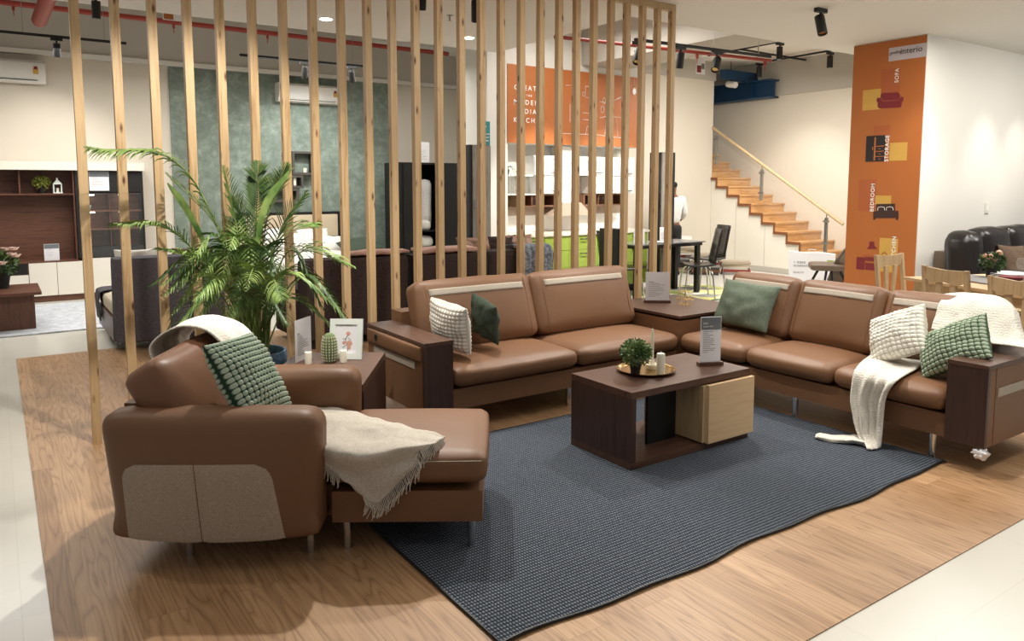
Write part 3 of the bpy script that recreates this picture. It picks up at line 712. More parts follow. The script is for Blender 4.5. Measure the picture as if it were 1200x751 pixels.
# ================================================================== COFFEE TABLE AND WHAT STANDS ON IT
X0, X1, Y0, Y1 = 2.757, 3.73, 2.888, 3.40; zf = .013
t = thing('coffee_table', 'walnut block coffee table with a pale maple cube on the charcoal rug', 'coffee table', ((X0+X1)/2, (Y0+Y1)/2, 0))
bx('top', (X0, Y0, .405, X1, Y1, .442), 'walnut', t, .0015)
bx('bottom_board', (X0, Y0, zf, X1, Y1, .05), 'walnut', t, .0015)
bx('side_panel', (X0, Y0, .05, X0+.035, Y1, .405), 'walnutz', t, .001)
bm = B(); box(bm, X0+.29, Y0+.17, .05, X0+.52, Y0+.19, .405); obj('centre_panel', bm, 'black', t); bm = B(); box(bm, X0+.33, Y1-.03, .05, X0+.36, Y1-.01, .405); obj('rear_board', bm, 'oakz', t)
bm = B(); box(bm, X0+.55, Y0-.012, .06, X0+.62, Y1-.05, .395); box(bm, X0+.62, Y0+.05, .06, X1-.02, Y1-.02, .395); o = obj('cube_body', bm, 'oakz', t, bevel=.001); o['label'] = 'pale maple cube'
o = bx('cube_front', (X0+.575, Y0-.035, .055, X1+.004, Y0-.012, .40), 'oak', t, .001); o['label'] = 'pale maple front'
zt_ = .443
def potted(name, label, cat, loc, pr_, ph, fr, leaf, n, lm, mode='ball', sc=1, group=None):
    r_ = thing(name, label, cat, loc, 0, group)
    bm = B(); lathe(bm, [(pr_*.72, 0), (pr_, ph), (pr_*.9, ph), (pr_*.85, ph*.85)], (0, 0, 0), 20); obj('pot', bm, 'pot', r_, world=False, smooth=True)
    bm = B(); q = random.Random(n)
    for k in range(n):
        d = Vector((q.gauss(0, 1), q.gauss(0, 1), q.gauss(0, 1)*.8+.25)).normalized(); rad = fr*(q.random()**.35)
        c = Vector((0, 0, ph+fr*.62))+Vector((d.x*rad, d.y*rad, d.z*rad*.85)); a = Vector((q.gauss(0, 1), q.gauss(0, 1), q.gauss(0, 1))).normalized(); b = d.cross(a)
        if b.length < .1: continue
        b.normalize(); t_ = (d*.8+a*.5).normalized()*leaf; b = b*leaf*.33
        v = [bm.verts.new(c), bm.verts.new(c+t_*.5+b), bm.verts.new(c+t_), bm.verts.new(c+t_*.5-b)]; bm.faces.new(v)
    obj('foliage', bm, lm, r_, world=False)
    bm = B()
    for k in range(9):
        a = k*2.4; tube(bm, [(0, 0, ph*.5), (fr*.2*math.cos(a), fr*.2*math.sin(a), ph+fr*.3), (fr*.6*math.cos(a), fr*.6*math.sin(a), ph+fr*.8)], .002*sc, 4)
    obj('stems', bm, 'stem', r_, world=False); return r_
ty = thing('tray', 'round brass tray on the coffee table', 'tray', tuple(onz(757, 434.5, zt_)))
bm = B(); lathe(bm, [(.150, 0), (.155, .003), (.172, .013), (.176, .018), (.168, .018), (.150, .008), (.148, .006), (.0005, .006)], (0, 0, 0), 48); obj('dish', bm, 'brass', ty, world=False, smooth=True)
pp = onz(744.5, 439, zt_+.006)
potted('potted_plant', 'small bushy green plant in a black pot on the brass tray', 'plant', tuple(pp), .036, .075, .088, .019, 1500, 'boxwood')
pc = onz(774, 438.5, zt_+.006); r_ = thing('pillar_candle', 'thick ivory pillar candle on the brass tray', 'candle', tuple(pc))
bm = B(); lathe(bm, [(.024, 0), (.0245, .003), (.0245, .118), (.022, .124), (.006, .129)], seg=24); obj('wax', bm, 'wax', r_, world=False, smooth=True)
bm = B(); tube(bm, [(0, 0, .128), (.001, 0, .14)], .0015, 6); obj('wick', bm, 'wax', r_, world=False)
ph_ = onz(764, 431.5, zt_+.006); r_ = thing('candle_holder', 'white ceramic candle holder on the brass tray', 'candle holder', tuple(ph_))
bm = B(); lathe(bm, [(.034, 0), (.041, .022), (.041, .027), (.036, .027), (.03, .012), (.014, .010), (.014, .05), (.0105, .052), (.0105, .034), (.002, .034)], seg=28); obj('holder', bm, 'wax', r_, world=False, smooth=True)
r_ = thing('taper_candle', 'tall thin ivory taper candle in the white holder', 'candle', (ph_.x, ph_.y, ph_.z+.034))
bm = B(); lathe(bm, [(.0098, 0), (.0095, .1), (.008, .19), (.004, .205)], seg=16); obj('wax', bm, 'wax', r_, world=False, smooth=True)
bm = B(); tube(bm, [(0, 0, .2), (.002, 0, .216)], .0012, 6); obj('wick', bm, 'wax', r_, world=False)

def card_sign(name, label, base, exv, w, h, lines, title, parts='walnut', lean=.0, header=True, foot=True, title2=None, tmat='inkd'):
    """an upright printed card in a small stand; exv points right along the card as read"""
    ex = Vector((exv[0], exv[1], 0)).normalized(); nrm = ex.cross(Vector((0, 0, 1)))   # nrm faces the reader
    ez = (Vector((0, 0, 1))-nrm*lean).normalized(); nr = ex.cross(ez)
    rz = math.atan2(ex.y, ex.x); r_ = thing(name, label, 'sign', tuple(base), rz)
    fm = frame_m(base, ex, -nr, ez); hb = .016 if foot else 0
    if foot: bm = B(); box(bm, -w/2-.012, -.022, 0, w/2+.012, .022, .02, frame_m(base, ex, -nrm, Vector((0, 0, 1)))); obj('stand', bm, parts, r_, bevel=.001)
    bm = B(); box(bm, -w/2, -.0015, hb, w/2, .0015, hb+h, fm); cd_ = obj('card', bm, 'paper', r_)
    y = -.0026
    if header:
        bm = B(); box(bm, -w/2+.003, y, hb+h*.72, w/2-.003, -.0014, hb+h-.004, fm); obj('printed_header', bm, 'cardgrey', r_)
        bm = B(); prism(bm, [(w*.02+w*.16*math.cos(a)+w*.16, hb+h*.725+h*.1*math.sin(a)) for a in [PI*k/10 for k in range(11)]], y-.0006, y, 'xz', fm); obj('printed_motif', bm, 'ink', r_)
    if title: text(title, h*.06, fm @ Vector((-w*.38, y-.0008, hb+h*(.86 if header else .66))), ex, ez, 'wv' if header else tmat, r_, 'title', .0004, 'LEFT')
    if title2: text(title2, h*.045, fm @ Vector((-w*.38, y-.0008, hb+h*(.79 if header else .9))), ex, ez, 'wv' if header else tmat, r_, 'subtitle', .0004, 'LEFT')
    bm = B(); q = random.Random(int(w*1e4))
    for k in range(lines):
        zc = hb+h*((.68 if header else .60)-k*.5/lines); box(bm, -w*.38, y, zc, -w*.38+w*q.uniform(.25, .72), -.0014, zc+h*.009, fm)
        if k % 3 == 2: continue
    obj('printed_lines', bm, 'ink', r_); return r_
card_sign('table_sign', 'upright printed card in a wooden stand on the coffee table', onz(832, 427.5, zt_), (.92, -.40), .135, .285, 12, 'Bifid', title2='Leather Sofa')
card_sign('table_sign', 'white printed card on the walnut corner table between the sofas', onz(770, 354.5, .553), (.80, -.60), .20, .245, 10, 'Vantage', header=False, title2=None)
# wire ornament beside it
r_ = thing('wire_ornament', 'thin gold wire geometric ornament on the corner table', 'ornament', tuple(onz(799, 357, .5525)))
bm = B(); q = random.Random(5)
for (cx, cy, s) in ((0, 0, .05), (.06, .03, .065), (.03, -.05, .045)):
    for a in range(6):
        a0, a1 = a*PI/3, (a+1)*PI/3
        for z0, s0, z1, s1 in ((.003, .6, .05, 1), (.05, 1, .11, .5)):
            tube(bm, [(cx+s*s0*math.cos(a0), cy+s*s0*math.sin(a0), z0), (cx+s*s1*math.cos(a0), cy+s*s1*math.sin(a0), z1)], .0012, 4)
        for z0, s0 in ((.003, .6), (.05, 1), (.11, .5)): tube(bm, [(cx+s*s0*math.cos(a0), cy+s*s0*math.sin(a0), z0), (cx+s*s0*math.cos(a1), cy+s*s0*math.sin(a1), z0)], .0012, 4)
obj('wire_frame', bm, 'gold', r_, world=False)

# ================================================================== SIDE TABLE BY THE CHAISE
st = thing('side_table', 'walnut open side table between the chaise longue and left sofa', 'side table', tuple(L(.55, 1.36, 0)), TH)
bm = B(); box(bm, .30, .96, .46, .85, 1.74, .50, LM); obj('top', bm, 'walnut', st, bevel=.0015)
for u_ in (.30, .83):
    bm = B(); box(bm, u_+.0, .98, 0, u_+.02, 1.74, .46, LM); obj('side_panel', bm, 'walnutz', st)
bm = B(); box(bm, .32, 1.72, .05, .83, 1.74, .46, LM); obj('back_panel', bm, 'walnutz', st)
bm = B(); box(bm, .32, .98, .08, .83, 1.72, .10, LM); obj('shelf', bm, 'walnut', st)
pb = onz(405, 421, .5); exd = Vector((.80, -.60, 0)); nb = exd.cross(Vector((0, 0, 1))); ezd = (Vector((0, 0, 1))-nb*.22).normalized(); nn = exd.cross(ezd)
pf = thing('picture_frame', 'white picture frame with a floral print on the side table', 'picture frame', tuple(pb), math.atan2(exd.y, exd.x))
fm = frame_m(pb, exd, -nn, ezd); W_, H_ = .20, .245
bm = B()
for a, b, c, d in ((-W_/2, 0, W_/2, .035), (-W_/2, H_-.035, W_/2, H_), (-W_/2, .035, -W_/2+.035, H_-.035), (W_/2-.035, .035, W_/2, H_-.035)): box(bm, a, -.012, b, c, .008, d, fm)
obj('frame', bm, 'frame_w', pf, bevel=.003)
bm = B(); box(bm, -W_/2+.03, -.002, .03, W_/2-.03, .006, H_-.03, fm); obj('print', bm, 'paper', pf)
bm = B()
for (cx, cz, s) in ((.012, .155, .013), (.020, .095, .018), (-.012, .10, .011), (0.02, .07, .010)):
    for k in range(6):
        a = k*PI/3; prism(bm, [(cx+s*.55*math.cos(a)+s*.5*math.cos(b_), cz+s*.55*math.sin(a)+s*.5*math.sin(b_)) for b_ in [PI*2*j/8 for j in range(8)]], -.0032-.0001*k, -.002, 'xz', fm)
obj('painted_flowers', bm, plain('coral_petal', '#d39a8a', .7), pf)
bm = B()
for pts in (((.012, .15), (-.005, .12), (.006, .09), (.012, .05)), ((.006, .09), (-.02, .07)), ((.01, .13), (.03, .115)), ((.0, .12), (-.022, .125))): tube(bm, [fm @ Vector((a, -.0028, b)) for a, b in pts], .0016, 4)
obj('painted_stems', bm, 'palmd', pf)
# cactus
pb = onz(386.5, 424, .5); ca = thing('cactus', 'ribbed green cactus standing before the picture frame', 'cactus', tuple(pb))
bm = B(); n = 16; prof = [(.030, 0), (.040, .03), (.043, .08), (.041, .12), (.033, .155), (.018, .172), (.002, .176)]
rings = []
for r0, z in prof:
    rings.append([bm.verts.new((r0*(1+.10*math.cos(n*a))*math.cos(a), r0*(1+.10*math.cos(n*a))*math.sin(a), z)) for a in [2*PI*k/(n*6) for k in range(n*6)]])
for i in range(len(rings)-1):
    for k in range(n*6): bm.faces.new((rings[i][k], rings[i][(k+1) % (n*6)], rings[i+1][(k+1) % (n*6)], rings[i+1][k]))
obj('body', bm, 'cactus', ca, world=False, smooth=True)
bm = B()
for k in range(n):
    a = 2*PI*k/n
    for m in range(9):
        z = .015+.017*m; i = next(j for j in range(len(prof)-1) if prof[j+1][1] >= z); f = (z-prof[i][1])/(prof[i+1][1]-prof[i][1]); r0 = (prof[i][0]*(1-f)+prof[i+1][0]*f)*1.09
        box(bm, -.0025, -.003, -.0045, .0025, .003, .0045, Matrix.Translation((r0*math.cos(a), r0*math.sin(a), z)) @ Matrix.Rotation(a, 4, 'Z'))
obj('spines', bm, 'spine', ca, world=False)['kind'] = 'stuff'
for nm, (px_, py_), lab in (('pillar_candle', (402.5, 424), 'short white candle beside the cactus on the side table'), ('pillar_candle', (361.5, 426), 'short white candle in front of the leaning card on the side table')):
    pb = onz(px_, py_, .5); r_ = thing(nm, lab, 'candle', tuple(pb)); bm = B(); lathe(bm, [(.021, 0), (.021, .066), (.019, .07), (.003, .071)], seg=20); obj('wax', bm, 'wax', r_, world=False, smooth=True)
    bm = B(); tube(bm, [(0, 0, .07), (0, 0, .08)], .0012, 5); obj('wick', bm, 'black', r_, world=False)
card_sign('table_sign', 'white printed card on the side table beside the palm', onz(356, 421, .5), (.74, .67), .19, .25, 12, 'Bifid', header=False, foot=False)

# ================================================================== PALM
pb = Vector((1.30, 4.72, 0)); pm = thing('potted_palm', 'tall green areca palm in a denim pot beside the chaise longue', 'plant', tuple(pb))
bm = B(); lathe(bm, [(.13, 0), (.17, .06), (.185, .49), (.18, .52), (.165, .52), (.16, .46), (.0005, .46)], (0, 0, 0), 32); obj('pot', bm, 'denim', pm, world=False, smooth=True)
bm = B(); lathe(bm, [(.158, .462), (.158, .475), (.0005, .48)], (0, 0, 0), 24); obj('soil', bm, 'soil', pm, world=False)
def frond(base, mid, tip, ll, n, mat, up=0.5, droop=.5, wmul=1.0, start=.3, q=None):
    pts = spline([base, mid, tip], 26); bm = B(); bm2 = None
    tube(bm, pts, [.005*(1-.8*i/26)+.0008 for i in range(27)], 5)
    for k in range(n):
        f = start+(1-start)*k/(n-1); x = f*26; i = min(25, int(x)); p = pts[i].lerp(pts[i+1], x-i); t_ = (pts[i+1]-pts[i]).normalized()
        side = t_.cross(Vector((0, 0, 1)));
        if side.length < .15: side = t_.cross(Vector((.6, .8, 0)))
        side.normalize(); upv = side.cross(t_).normalized()
        prof_ = math.sin(PI*min(1, (f-start)/(1-start)*.86+.12))**.7
        for sgn in (1, -1):
            l_ = ll*prof_*q.uniform(.85, 1.1); d = (side*sgn*.75+t_*(.55+.45*f)+upv*up*q.uniform(.4, 1.1)).normalized(); w_ = .0062*wmul*(.6+.4*prof_)
            pp_ = []; cur = p.copy(); dd = d.copy()
            for s in range(6):
                pp_.append(cur.copy()); cur = cur+dd*l_/5; dd = (dd+Vector((0, 0, -droop*.22*(s+1)*.5))).normalized()
            prev = None
            for s in range(6):
                ww = w_*(.35, 1, 1, .85, .5, .04)[s]; wd = dd.cross(upv if abs(dd.dot(upv)) < .9 else side).normalized() if s == 0 else wd
                tt = (pp_[min(s+1, 5)]-pp_[max(0, s-1)]).normalized(); wd = (upv*.35+t_*.9); wd = (wd-tt*wd.dot(tt)).normalized()
                a, b = bm.verts.new(pp_[s]+wd*ww), bm.verts.new(pp_[s]-wd*ww)
                if prev: bm.faces.new((prev[0], a, b, prev[1]))
                prev = (a, b)
    o = obj('frond', bm, mat, pm); 
    for p_ in o.data.polygons: p_.use_smooth = True
q = random.Random(11)
b0 = pb+Vector((0, 0, .51))
FR = [  # mid (px,py,Y), tip (px,py,Y), leaflet length, count
 ((222, 205, 4.75), (104, 172, 4.7), .24, 30, 'palm', .1, 1.1), ((215, 280, 4.7), (135, 262, 4.5), .20, 34, 'palm', .3, .8),
 ((262, 280, 4.8), (196, 205, 4.9), .22, 30, 'palm', .4, .4), ((278, 270, 4.8), (262, 196, 4.85), .15, 36, 'palm', .3, .4),
 ((300, 262, 4.7), (302, 190, 4.65), .15, 36, 'palmd', .3, .3), ((312, 262, 4.75), (336, 192, 4.6), .16, 34, 'palm', .3, .35),
 ((322, 290, 4.6), (372, 262, 4.5), .20, 30, 'palm', .4, .8), ((345, 300, 4.6), (412, 312, 4.6), .20, 30, 'palm', .5, .9),
 ((330, 322, 4.5), (385, 352, 4.4), .18, 26, 'palm', .4, 1.0), ((250, 318, 4.5), (190, 292, 4.35), .20, 28, 'palm', .4, .6),
 ((245, 350, 4.6), (196, 395, 4.5), .18, 26, 'palm', .4, 1.1), ((262, 330, 4.4), (226, 352, 4.2), .17, 24, 'palm', .4, 1.0),
 ((300, 320, 4.4), (290, 330, 4.15), .17, 26, 'palm', .5, .9), ((318, 330, 4.4), (330, 352, 4.2), .17, 26, 'palm', .5, 1.0),
 ((280, 305, 4.55), (262, 300, 4.3), .18, 26, 'palmd', .4, .7), ((305, 300, 4.5), (318, 300, 4.25), .18, 26, 'palmd', .4, .7),
 ((335, 350, 4.6), (392, 384, 4.5), .15, 24, 'palm', .4, 1.0), ((290, 345, 4.45), (268, 372, 4.25), .14, 22, 'palmd', .4, 1.0),
 ((315, 350, 4.45), (338, 380, 4.3), .14, 22, 'palmd', .4, 1.0), ((292, 285, 4.85), (275, 232, 4.92), .20, 28, 'palmd', .3, .4),
 ((325, 280, 4.85), (358, 225, 4.9), .18, 26, 'palmd', .3, .5), ((240, 305, 4.85), (175, 335, 4.9), .16, 24, 'palmd', .3, 1.0)]
for k in range(16):
    a = q.uniform(0, 1); sx = q.uniform(-1, 1); y0 = q.uniform(300, 350)
    FR.append(((300+sx*55, y0-25, 4.5+.3*a), (300+sx*115, y0+q.uniform(5, 45), 4.3+.4*a), q.uniform(.10, .15), 24, 'palm' if k % 3 else 'palmd', .4, 1.1))
for (m_, t_, ll, n, mt, up, dr) in FR:
    b_ = b0+Vector((q.uniform(-.06, .06), q.uniform(-.06, .06), -.03))
    frond(b_, ony(*m_), ony(*t_), ll, n, mt, up, dr, 1.0, .34, q)
# two broad young leaves
for a_, m_, t_ in ((0, (228, 262, 4.72), (196, 214, 4.75)), (1, (305, 262, 4.6), (340, 198, 4.5))):
    pts = spline([b0, ony(*m_), ony(*t_)], 24); bm = B(); pr0 = None
    for i, p in enumerate(pts):
        f = i/24; w_ = .019*max(0, math.sin(PI*min(1, max(0, (f-.3)/.7))))**.7+.003; t2 = (pts[min(24, i+1)]-pts[max(0, i-1)]).normalized(); sd = Vector((.8, -.57, .15)); sd = (sd-t2*sd.dot(t2)).normalized()
        a, c, b = bm.verts.new(p+sd*w_), bm.verts.new(p+Vector((0, 0, -.006))), bm.verts.new(p-sd*w_)
        if pr0: bm.faces.new((pr0[0], a, c, pr0[1])); bm.faces.new((pr0[1], c, b, pr0[2]))
        pr0 = (a, c, b)
    o = obj('young_leaf', bm, 'palm', pm); 
bm = B()
for k in range(16):
    a = k*2.4; r0 = .02+.06*q.random(); x_, y_ = pb.x+r0*math.cos(a), pb.y+r0*math.sin(a); tube(bm, [(x_, y_, .46), (x_+.4*(x_-pb.x), y_+.4*(y_-pb.y), .72), (x_+1.2*(x_-pb.x), y_+1.2*(y_-pb.y), .98)], [.011, .008, .004], 6)
obj('stems', bm, 'stem', pm)

# ================================================================== FAR LEFT: TV WALL UNIT
def fx(x, y, Y): return ony(x, y, Y).x
def fz(x, y, Y): return ony(x, y, Y).z
YB = 11.7
tv = thing('wall_unit', 'long walnut and ivory television wall unit at the far left', 'wall unit', (-.35, 11.9, 0))
bx('plinth', (-1.8, 11.72, 0, 1.74, 12.08, .07), 'tvwood', tv)
bx('carcass', (-1.8, 11.72, .07, 1.74, 12.08, .52), 'tvwood', tv)
bx('countertop', (-1.8, 11.70, .52, .905, 12.08, .54), 'tvwood', tv)
xs = [.325, .645, 1.02, 1.38, 1.74]
for k in range(4): bx('door', (xs[k]+.003, 11.70, .08, xs[k+1]-.003, 11.72, .55 if k > 1 else .522), 'cab_white', tv, .001)
bx('niche', (-.55, 11.705, .38, .31, 11.72, .515), 'black', tv)
for a, b in ((-.55, -.12), (-.11, .32)): bx('drawer', (a, 11.70, .08, b, 11.72, .37), 'cab_white', tv, .001)
for a, b in ((-1.75, -1.36), (-1.35, -.96), (-.95, -.56)): bx('door', (a, 11.70, .08, b, 11.72, .515), 'cab_white', tv, .001)
bx('back_panel', (-1.8, 12.04, .54, .905, 12.08, 1.745), 'tvwood', tv)
bx('shelf', (-1.8, 11.78, 1.415, .885, 12.04, 1.435), 'tvwood', tv)
bx('side_panel', (.885, 11.78, .54, .905, 12.04, 1.745), 'tvwoodz', tv)
for x in (-.62, .275): bx('divider', (x, 11.8, 1.435, x+.02, 12.04, 1.745), 'tvwoodz', tv)
bx('cornice', (-1.8, 11.68, 1.745, 1.76, 12.08, 1.855), 'cab_white', tv)
dc = thing('display_cabinet', 'black framed glass display cabinet beside the walnut wall unit', 'display cabinet', (1.34, 11.9, .55))
bx('back_panel', (.92, 12.04, .55, 1.74, 12.07, 1.74), 'tvwood', dc)
for a, b in ((.912, .945), (1.715, 1.745)): bx('side_panel', (a, 11.75, .55, b, 12.05, 1.74), 'black', dc)
bx('top_panel', (.945, 11.75, 1.45, 1.715, 12.03, 1.74), 'black', dc)
bx('drawer', (.945, 11.75, .552, 1.715, 12.03, .70), 'black', dc)
for z in (.93, 1.18, 1.42): bx('shelf', (.945, 11.80, z, 1.715, 12.03, z+.018), 'tvwood', dc)
bx('divider', (1.32, 11.84, .70, 1.335, 12.03, 1.42), 'tvwoodz', dc)
for x in (1.08, 1.5):
    for z in (1.165, 1.405): bx('lamp', (x-.06, 11.86, z, x+.06, 11.89, z+.012), 'lit', dc)
for a, b in ((.948, 1.325), (1.332, 1.712)):
    bx('glass_door', (a, 11.742, .56, b, 11.748, 1.44), 'glass2', dc)
potted('potted_plant', 'small yellow-green plant in a black pot on the walnut shelf', 'plant', (.535, 11.9, 1.436), .05, .09, .085, .045, 220, plain('yellow_leaf', '#8f9440', .6, var=.2))
ln = thing('lantern', 'small white lantern on the walnut shelf', 'lantern', (.715, 11.88, 1.436))
bm = B(); box(bm, -.055, -.055, 0, .055, .055, .015)
for sx in (-1, 1):
    for sy in (-1, 1): box(bm, sx*.045-.006, sy*.045-.006, .015, sx*.045+.006, sy*.045+.006, .12)
obj('cage', bm, 'frame_w', ln, world=False)
bm = B(); lathe(bm, [(.075, .12), (.06, .14), (.02, .175), (.012, .19), (.018, .20), (.002, .21)], seg=4, mx=Matrix.Rotation(PI/4, 4, 'Z')); obj('roof', bm, 'frame_w', ln, world=False)
bm = B(); lathe(bm, [(.018, .015), (.018, .07), (.002, .072)], seg=12); obj('candle', bm, 'wax', ln, world=False)
card_sign('price_card', 'white price card standing on the walnut television shelf', Vector((.60, 11.80, .541)), (1, 0), .175, .22, 5, '', foot=False)
card_sign('price_card', 'pale price card taped high on the black display cabinet', Vector((1.20, 11.745, 1.47)), (1, 0), .24, .26, 8, '', foot=False)
bm = B(); lathe(bm, [(.03, 0), (.045, .05), (.048, .075), (.043, .075), (.04, .05), (.005, .01)], (1.06, 11.9, 1.199), 18); o = obj('cup', bm, plain('mint_glaze', '#9fbcae', .3), smooth=True); tag(o, 'mint green cup inside the glass display cabinet', 'cup')

# coffee table on the pale rug with flowers
cl = thing('coffee_table', 'walnut coffee table on the pale grey rug at the left edge', 'coffee table', (-.15, 9.75, 0))
bx('top', (-.65, 9.28, .40, .36, 10.15, .43), 'tvwood', cl, .002)
bx('pedestal', (-.55, 9.50, .013, .30, 9.98, .40), 'tvwoodz', cl)
fb = Vector((.01, 9.86, .431)); r_ = potted('potted_roses', 'pale roses in a black pot on the left coffee table', 'flowers', tuple(fb), .10, .17, .14, .07, 200, 'palmd')
q = random.Random(3)
for k in range(9):
    a = k*2.4; c = Vector((.17*math.cos(a)*(.5+.5*q.random()), .15*math.sin(a)-.05, .27+.17*q.random())); bm = B()
    for m in range(9):
        b = m*2.4; rr_ = .016+.004*m
        v = [bm.verts.new(c+Vector((rr_*math.cos(b+d)*s_, rr_*math.sin(b+d)*s_, h_))) for d, s_, h_ in ((-.5, .7, -.01), (.5, .7, -.01), (.45, 1.3, .022), (-.45, 1.3, .022))]; bm.faces.new(v)
    o = obj('rose', bm, 'flower', r_, world=False)

# ------------------------------------------------------------------ sofas seen from behind
def rear_sofa(label, x0, x1, y0, depth, z, mat, seatmat, group=None, panels=2):
    s = thing('sofa', label, 'sofa', ((x0+x1)/2, y0+depth/2, 0)); w_ = x1-x0
    pr0 = [(y0+.06, .10), (y0, z-.07), (y0+.03, z-.01), (y0+.20, z), (y0+.27, z-.04), (y0+.30, .38), (y0+.30, .10)]
    for k in range(panels):
        bm = B(); prism(bm, pr0, x0+w_*k/panels+.004, x0+w_*(k+1)/panels-.004, 'yz'); obj('backrest', bm, mat, s, bevel=.012)
    sw_ = w_-.02 if seatmat == 'beige' else w_-.3
    bm = B(); cushion(bm, (sw_, depth-.32, .16), .05, (.0, .0, .02), T_((x0+x1)/2, y0+.3+(depth-.32)/2, .37), 8); obj('seat_cushion', bm, seatmat, s, smooth=True)
    bx('base', (x0+.04, y0+.10, .08, x1-.04, y0+depth-.03, .29), 'walnut' if seatmat == 'beige' else mat, s, .01)
    for a in (x0, x1-.16): bx('arm', (a, y0+.28, .08, a+.16, y0+depth-.02, .56 if seatmat != 'beige' else .30), mat if seatmat != 'beige' else 'walnut', s, .03)
    for x in (x0+.1, x1-.1):
        for y in (y0+.15, y0+depth-.12): bx('leg', (x-.02, y-.02, 0, x+.02, y+.02, .085), 'black', s)
    return s
rear_sofa('charcoal fabric sofa bed with a beige seat seen from behind at left', .86, 2.15, 7.62, 1.5, .885, 'grey_suede', 'beige', panels=2)
P = drape([[Vector((.98+.35*k, 9.13, .22)) for k in range(2)], [Vector((.98+.35*k, 9.15, .47)) for k in range(2)], [Vector((.93+.35*k, 8.6, .475)) for k in range(2)], [Vector((.93+.35*k, 8.0, .475)) for k in range(2)]], 16, 6)
P2 = drape([[Vector((.835, 8.72+.16*k, .16)) for k in range(3)], [Vector((.83, 8.72+.16*k, .40)) for k in range(3)], [Vector((.90, 8.72+.16*k, .475)) for k in range(3)], [Vector((1.3, 8.72+.16*k, .475)) for k in range(3)]], 18, 12)
o = grid_mesh('throw_blanket', fold(P2, .012, 8, 2, (0, 0, 1)), 'grey_suede', None, solid=.01); tag(o, 'charcoal throw over the end of the beige sofa bed seat', 'throw')
for (x, y, m_, lab, sz) in ((1.12, 8.08, 'sheet', 'white pillow on the beige sofa bed behind the slats', .42), (1.62, 8.08, 'cushion_br', 'brown pillow on the beige sofa bed behind the slats', .40)):
    o = pillow('throw_pillow', (x, y, .735), (1, 0, 0), (0, -.25, 1), sz, sz, .15, m_); tag(o, lab, 'pillow')
rear_sofa('dark brown suede sofa seen from behind between the slats, left one', 2.33, 3.36, 6.72, 1.0, .86, 'brown_suede', 'brown_suede', panels=1)
rear_sofa('dark brown suede sofa with tan cushions seen from behind, right one', 3.44, 5.18, 6.72, 1.05, .85, 'brown_suede', 'brown_suede', panels=2)
def slabpad(name, x0, x1, y0, y1, z, t, mat, lab, cat='cushion', seed=0):
    bm = B(); cushion(bm, (x1-x0, y1-y0, t), t*.42, (.0, .0, .015), T_((x0+x1)/2, (y0+y1)/2, z+t/2), 7, .02, seed); o = obj(name, bm, mat, smooth=True); tag(o, lab, cat)
slabpad('folded_throw', 2.78, 3.40, 6.76, 7.0, .868, .035, 'pinkc', 'folded pink throw along the top of the left brown sofa', 'throw', 3)
slabpad('folded_throw', 3.52, 4.20, 6.75, 7.0, .858, .045, 'pinkc', 'folded pink throw along the top of the right brown sofa', 'throw', 5)
for k, (x, m_, lab) in enumerate(((4.42, 'tan2', 'tan cushion above the back of the right brown sofa, left of the black one'), (4.80, 'brown_suede', 'dark cushion between the two tan cushions on the right brown sofa'), (5.02, 'tan2', 'tan cushion nearest the lime kitchen on the right brown sofa'))):
    o = pillow('throw_pillow', (x, 7.18, .80), (1, 0, 0), (0, .35, 1), .44, .36, .16, m_, seed=k); tag(o, lab, 'pillow')
P = drape([[Vector((4.70+.21*k, 6.70-.015*(k % 2), .30)) for k in range(3)], [Vector((4.68+.22*k, 6.685-.02*(k % 2), .60)) for k in range(3)], [Vector((4.68+.22*k, 6.685, .83)) for k in range(3)], [Vector((4.68+.22*k, 6.80, .885)) for k in range(3)], [Vector((4.70+.22*k, 7.05, .86)) for k in range(3)]], 24, 24)
for i, r_ in enumerate(P):
    for j, p in enumerate(r_): p.y -= .012*abs(math.sin(j*.8))
o = grid_mesh('throw_blanket', P, 'throwg', None, solid=.01); tag(o, 'grey marbled throw hanging over the back of the right brown sofa', 'throw')

# ------------------------------------------------------------------ bedroom corner
bd = thing('bed', 'double bed with a cream panelled headboard against the green wall', 'bed', (3.85, 10.95, 0))
bx('headboard_frame', (3.02, 11.93, .1, 4.72, 12.0, 1.115), 'black', bd, .004)
for k in range(4):
    for r_ in range(2):
        bm = B(); cushion(bm, (.395, .05, .36), .012, (0, .008, 0), T_(3.02+.06+.2+k*.397, 11.925, .70+.19-r_*.37+.0), 6); obj('headboard_panel', bm, 'cream_leather', bd, smooth=True)
bx('bed_base', (3.0, 9.9, .10, 4.74, 11.93, .33), 'black', bd, .01)
for x in (3.1, 4.6):
    for y in (10.05, 11.8): bx('leg', (x, y, 0, x+.05, y+.05, .10), 'black', bd)
bm = B(); cushion(bm, (1.7, 2.0, .22), .06, (0, 0, .02), T_(3.87, 10.92, .43), 10); obj('mattress', bm, 'sheet', bd, smooth=True)
for (x, y, z, sz, m_, lab, le) in ((3.5, 11.62, .72, .46, 'sheet', 'white pillow against the headboard, left side of the bed', .5), (4.15, 11.62, .70, .44, 'sheet', 'white pillow against the cream headboard, right side', .5),
        (3.62, 11.2, .68, .44, 'throw_s', 'striped white pillow in the middle of the bed', .8), (4.25, 11.15, .64, .44, 'sheet', 'white pillow lying at the right front of the bed', 1.6)):
    o = pillow('bed_pillow', (x, y, z), (1, 0, 0), (0, le, 1), sz*1.2, sz*.8, .20, M.get(m_, M['sheet']), seed=int(x*10)); tag(o, lab, 'pillow')
o = pillow('bed_pillow', (4.55, 10.75, .63), (1, -.1, .1), (.1, 1, .35), .62, .42, .20, 'dgreen', seed=5); tag(o, 'dark green pillow at the right edge of the bed', 'pillow')
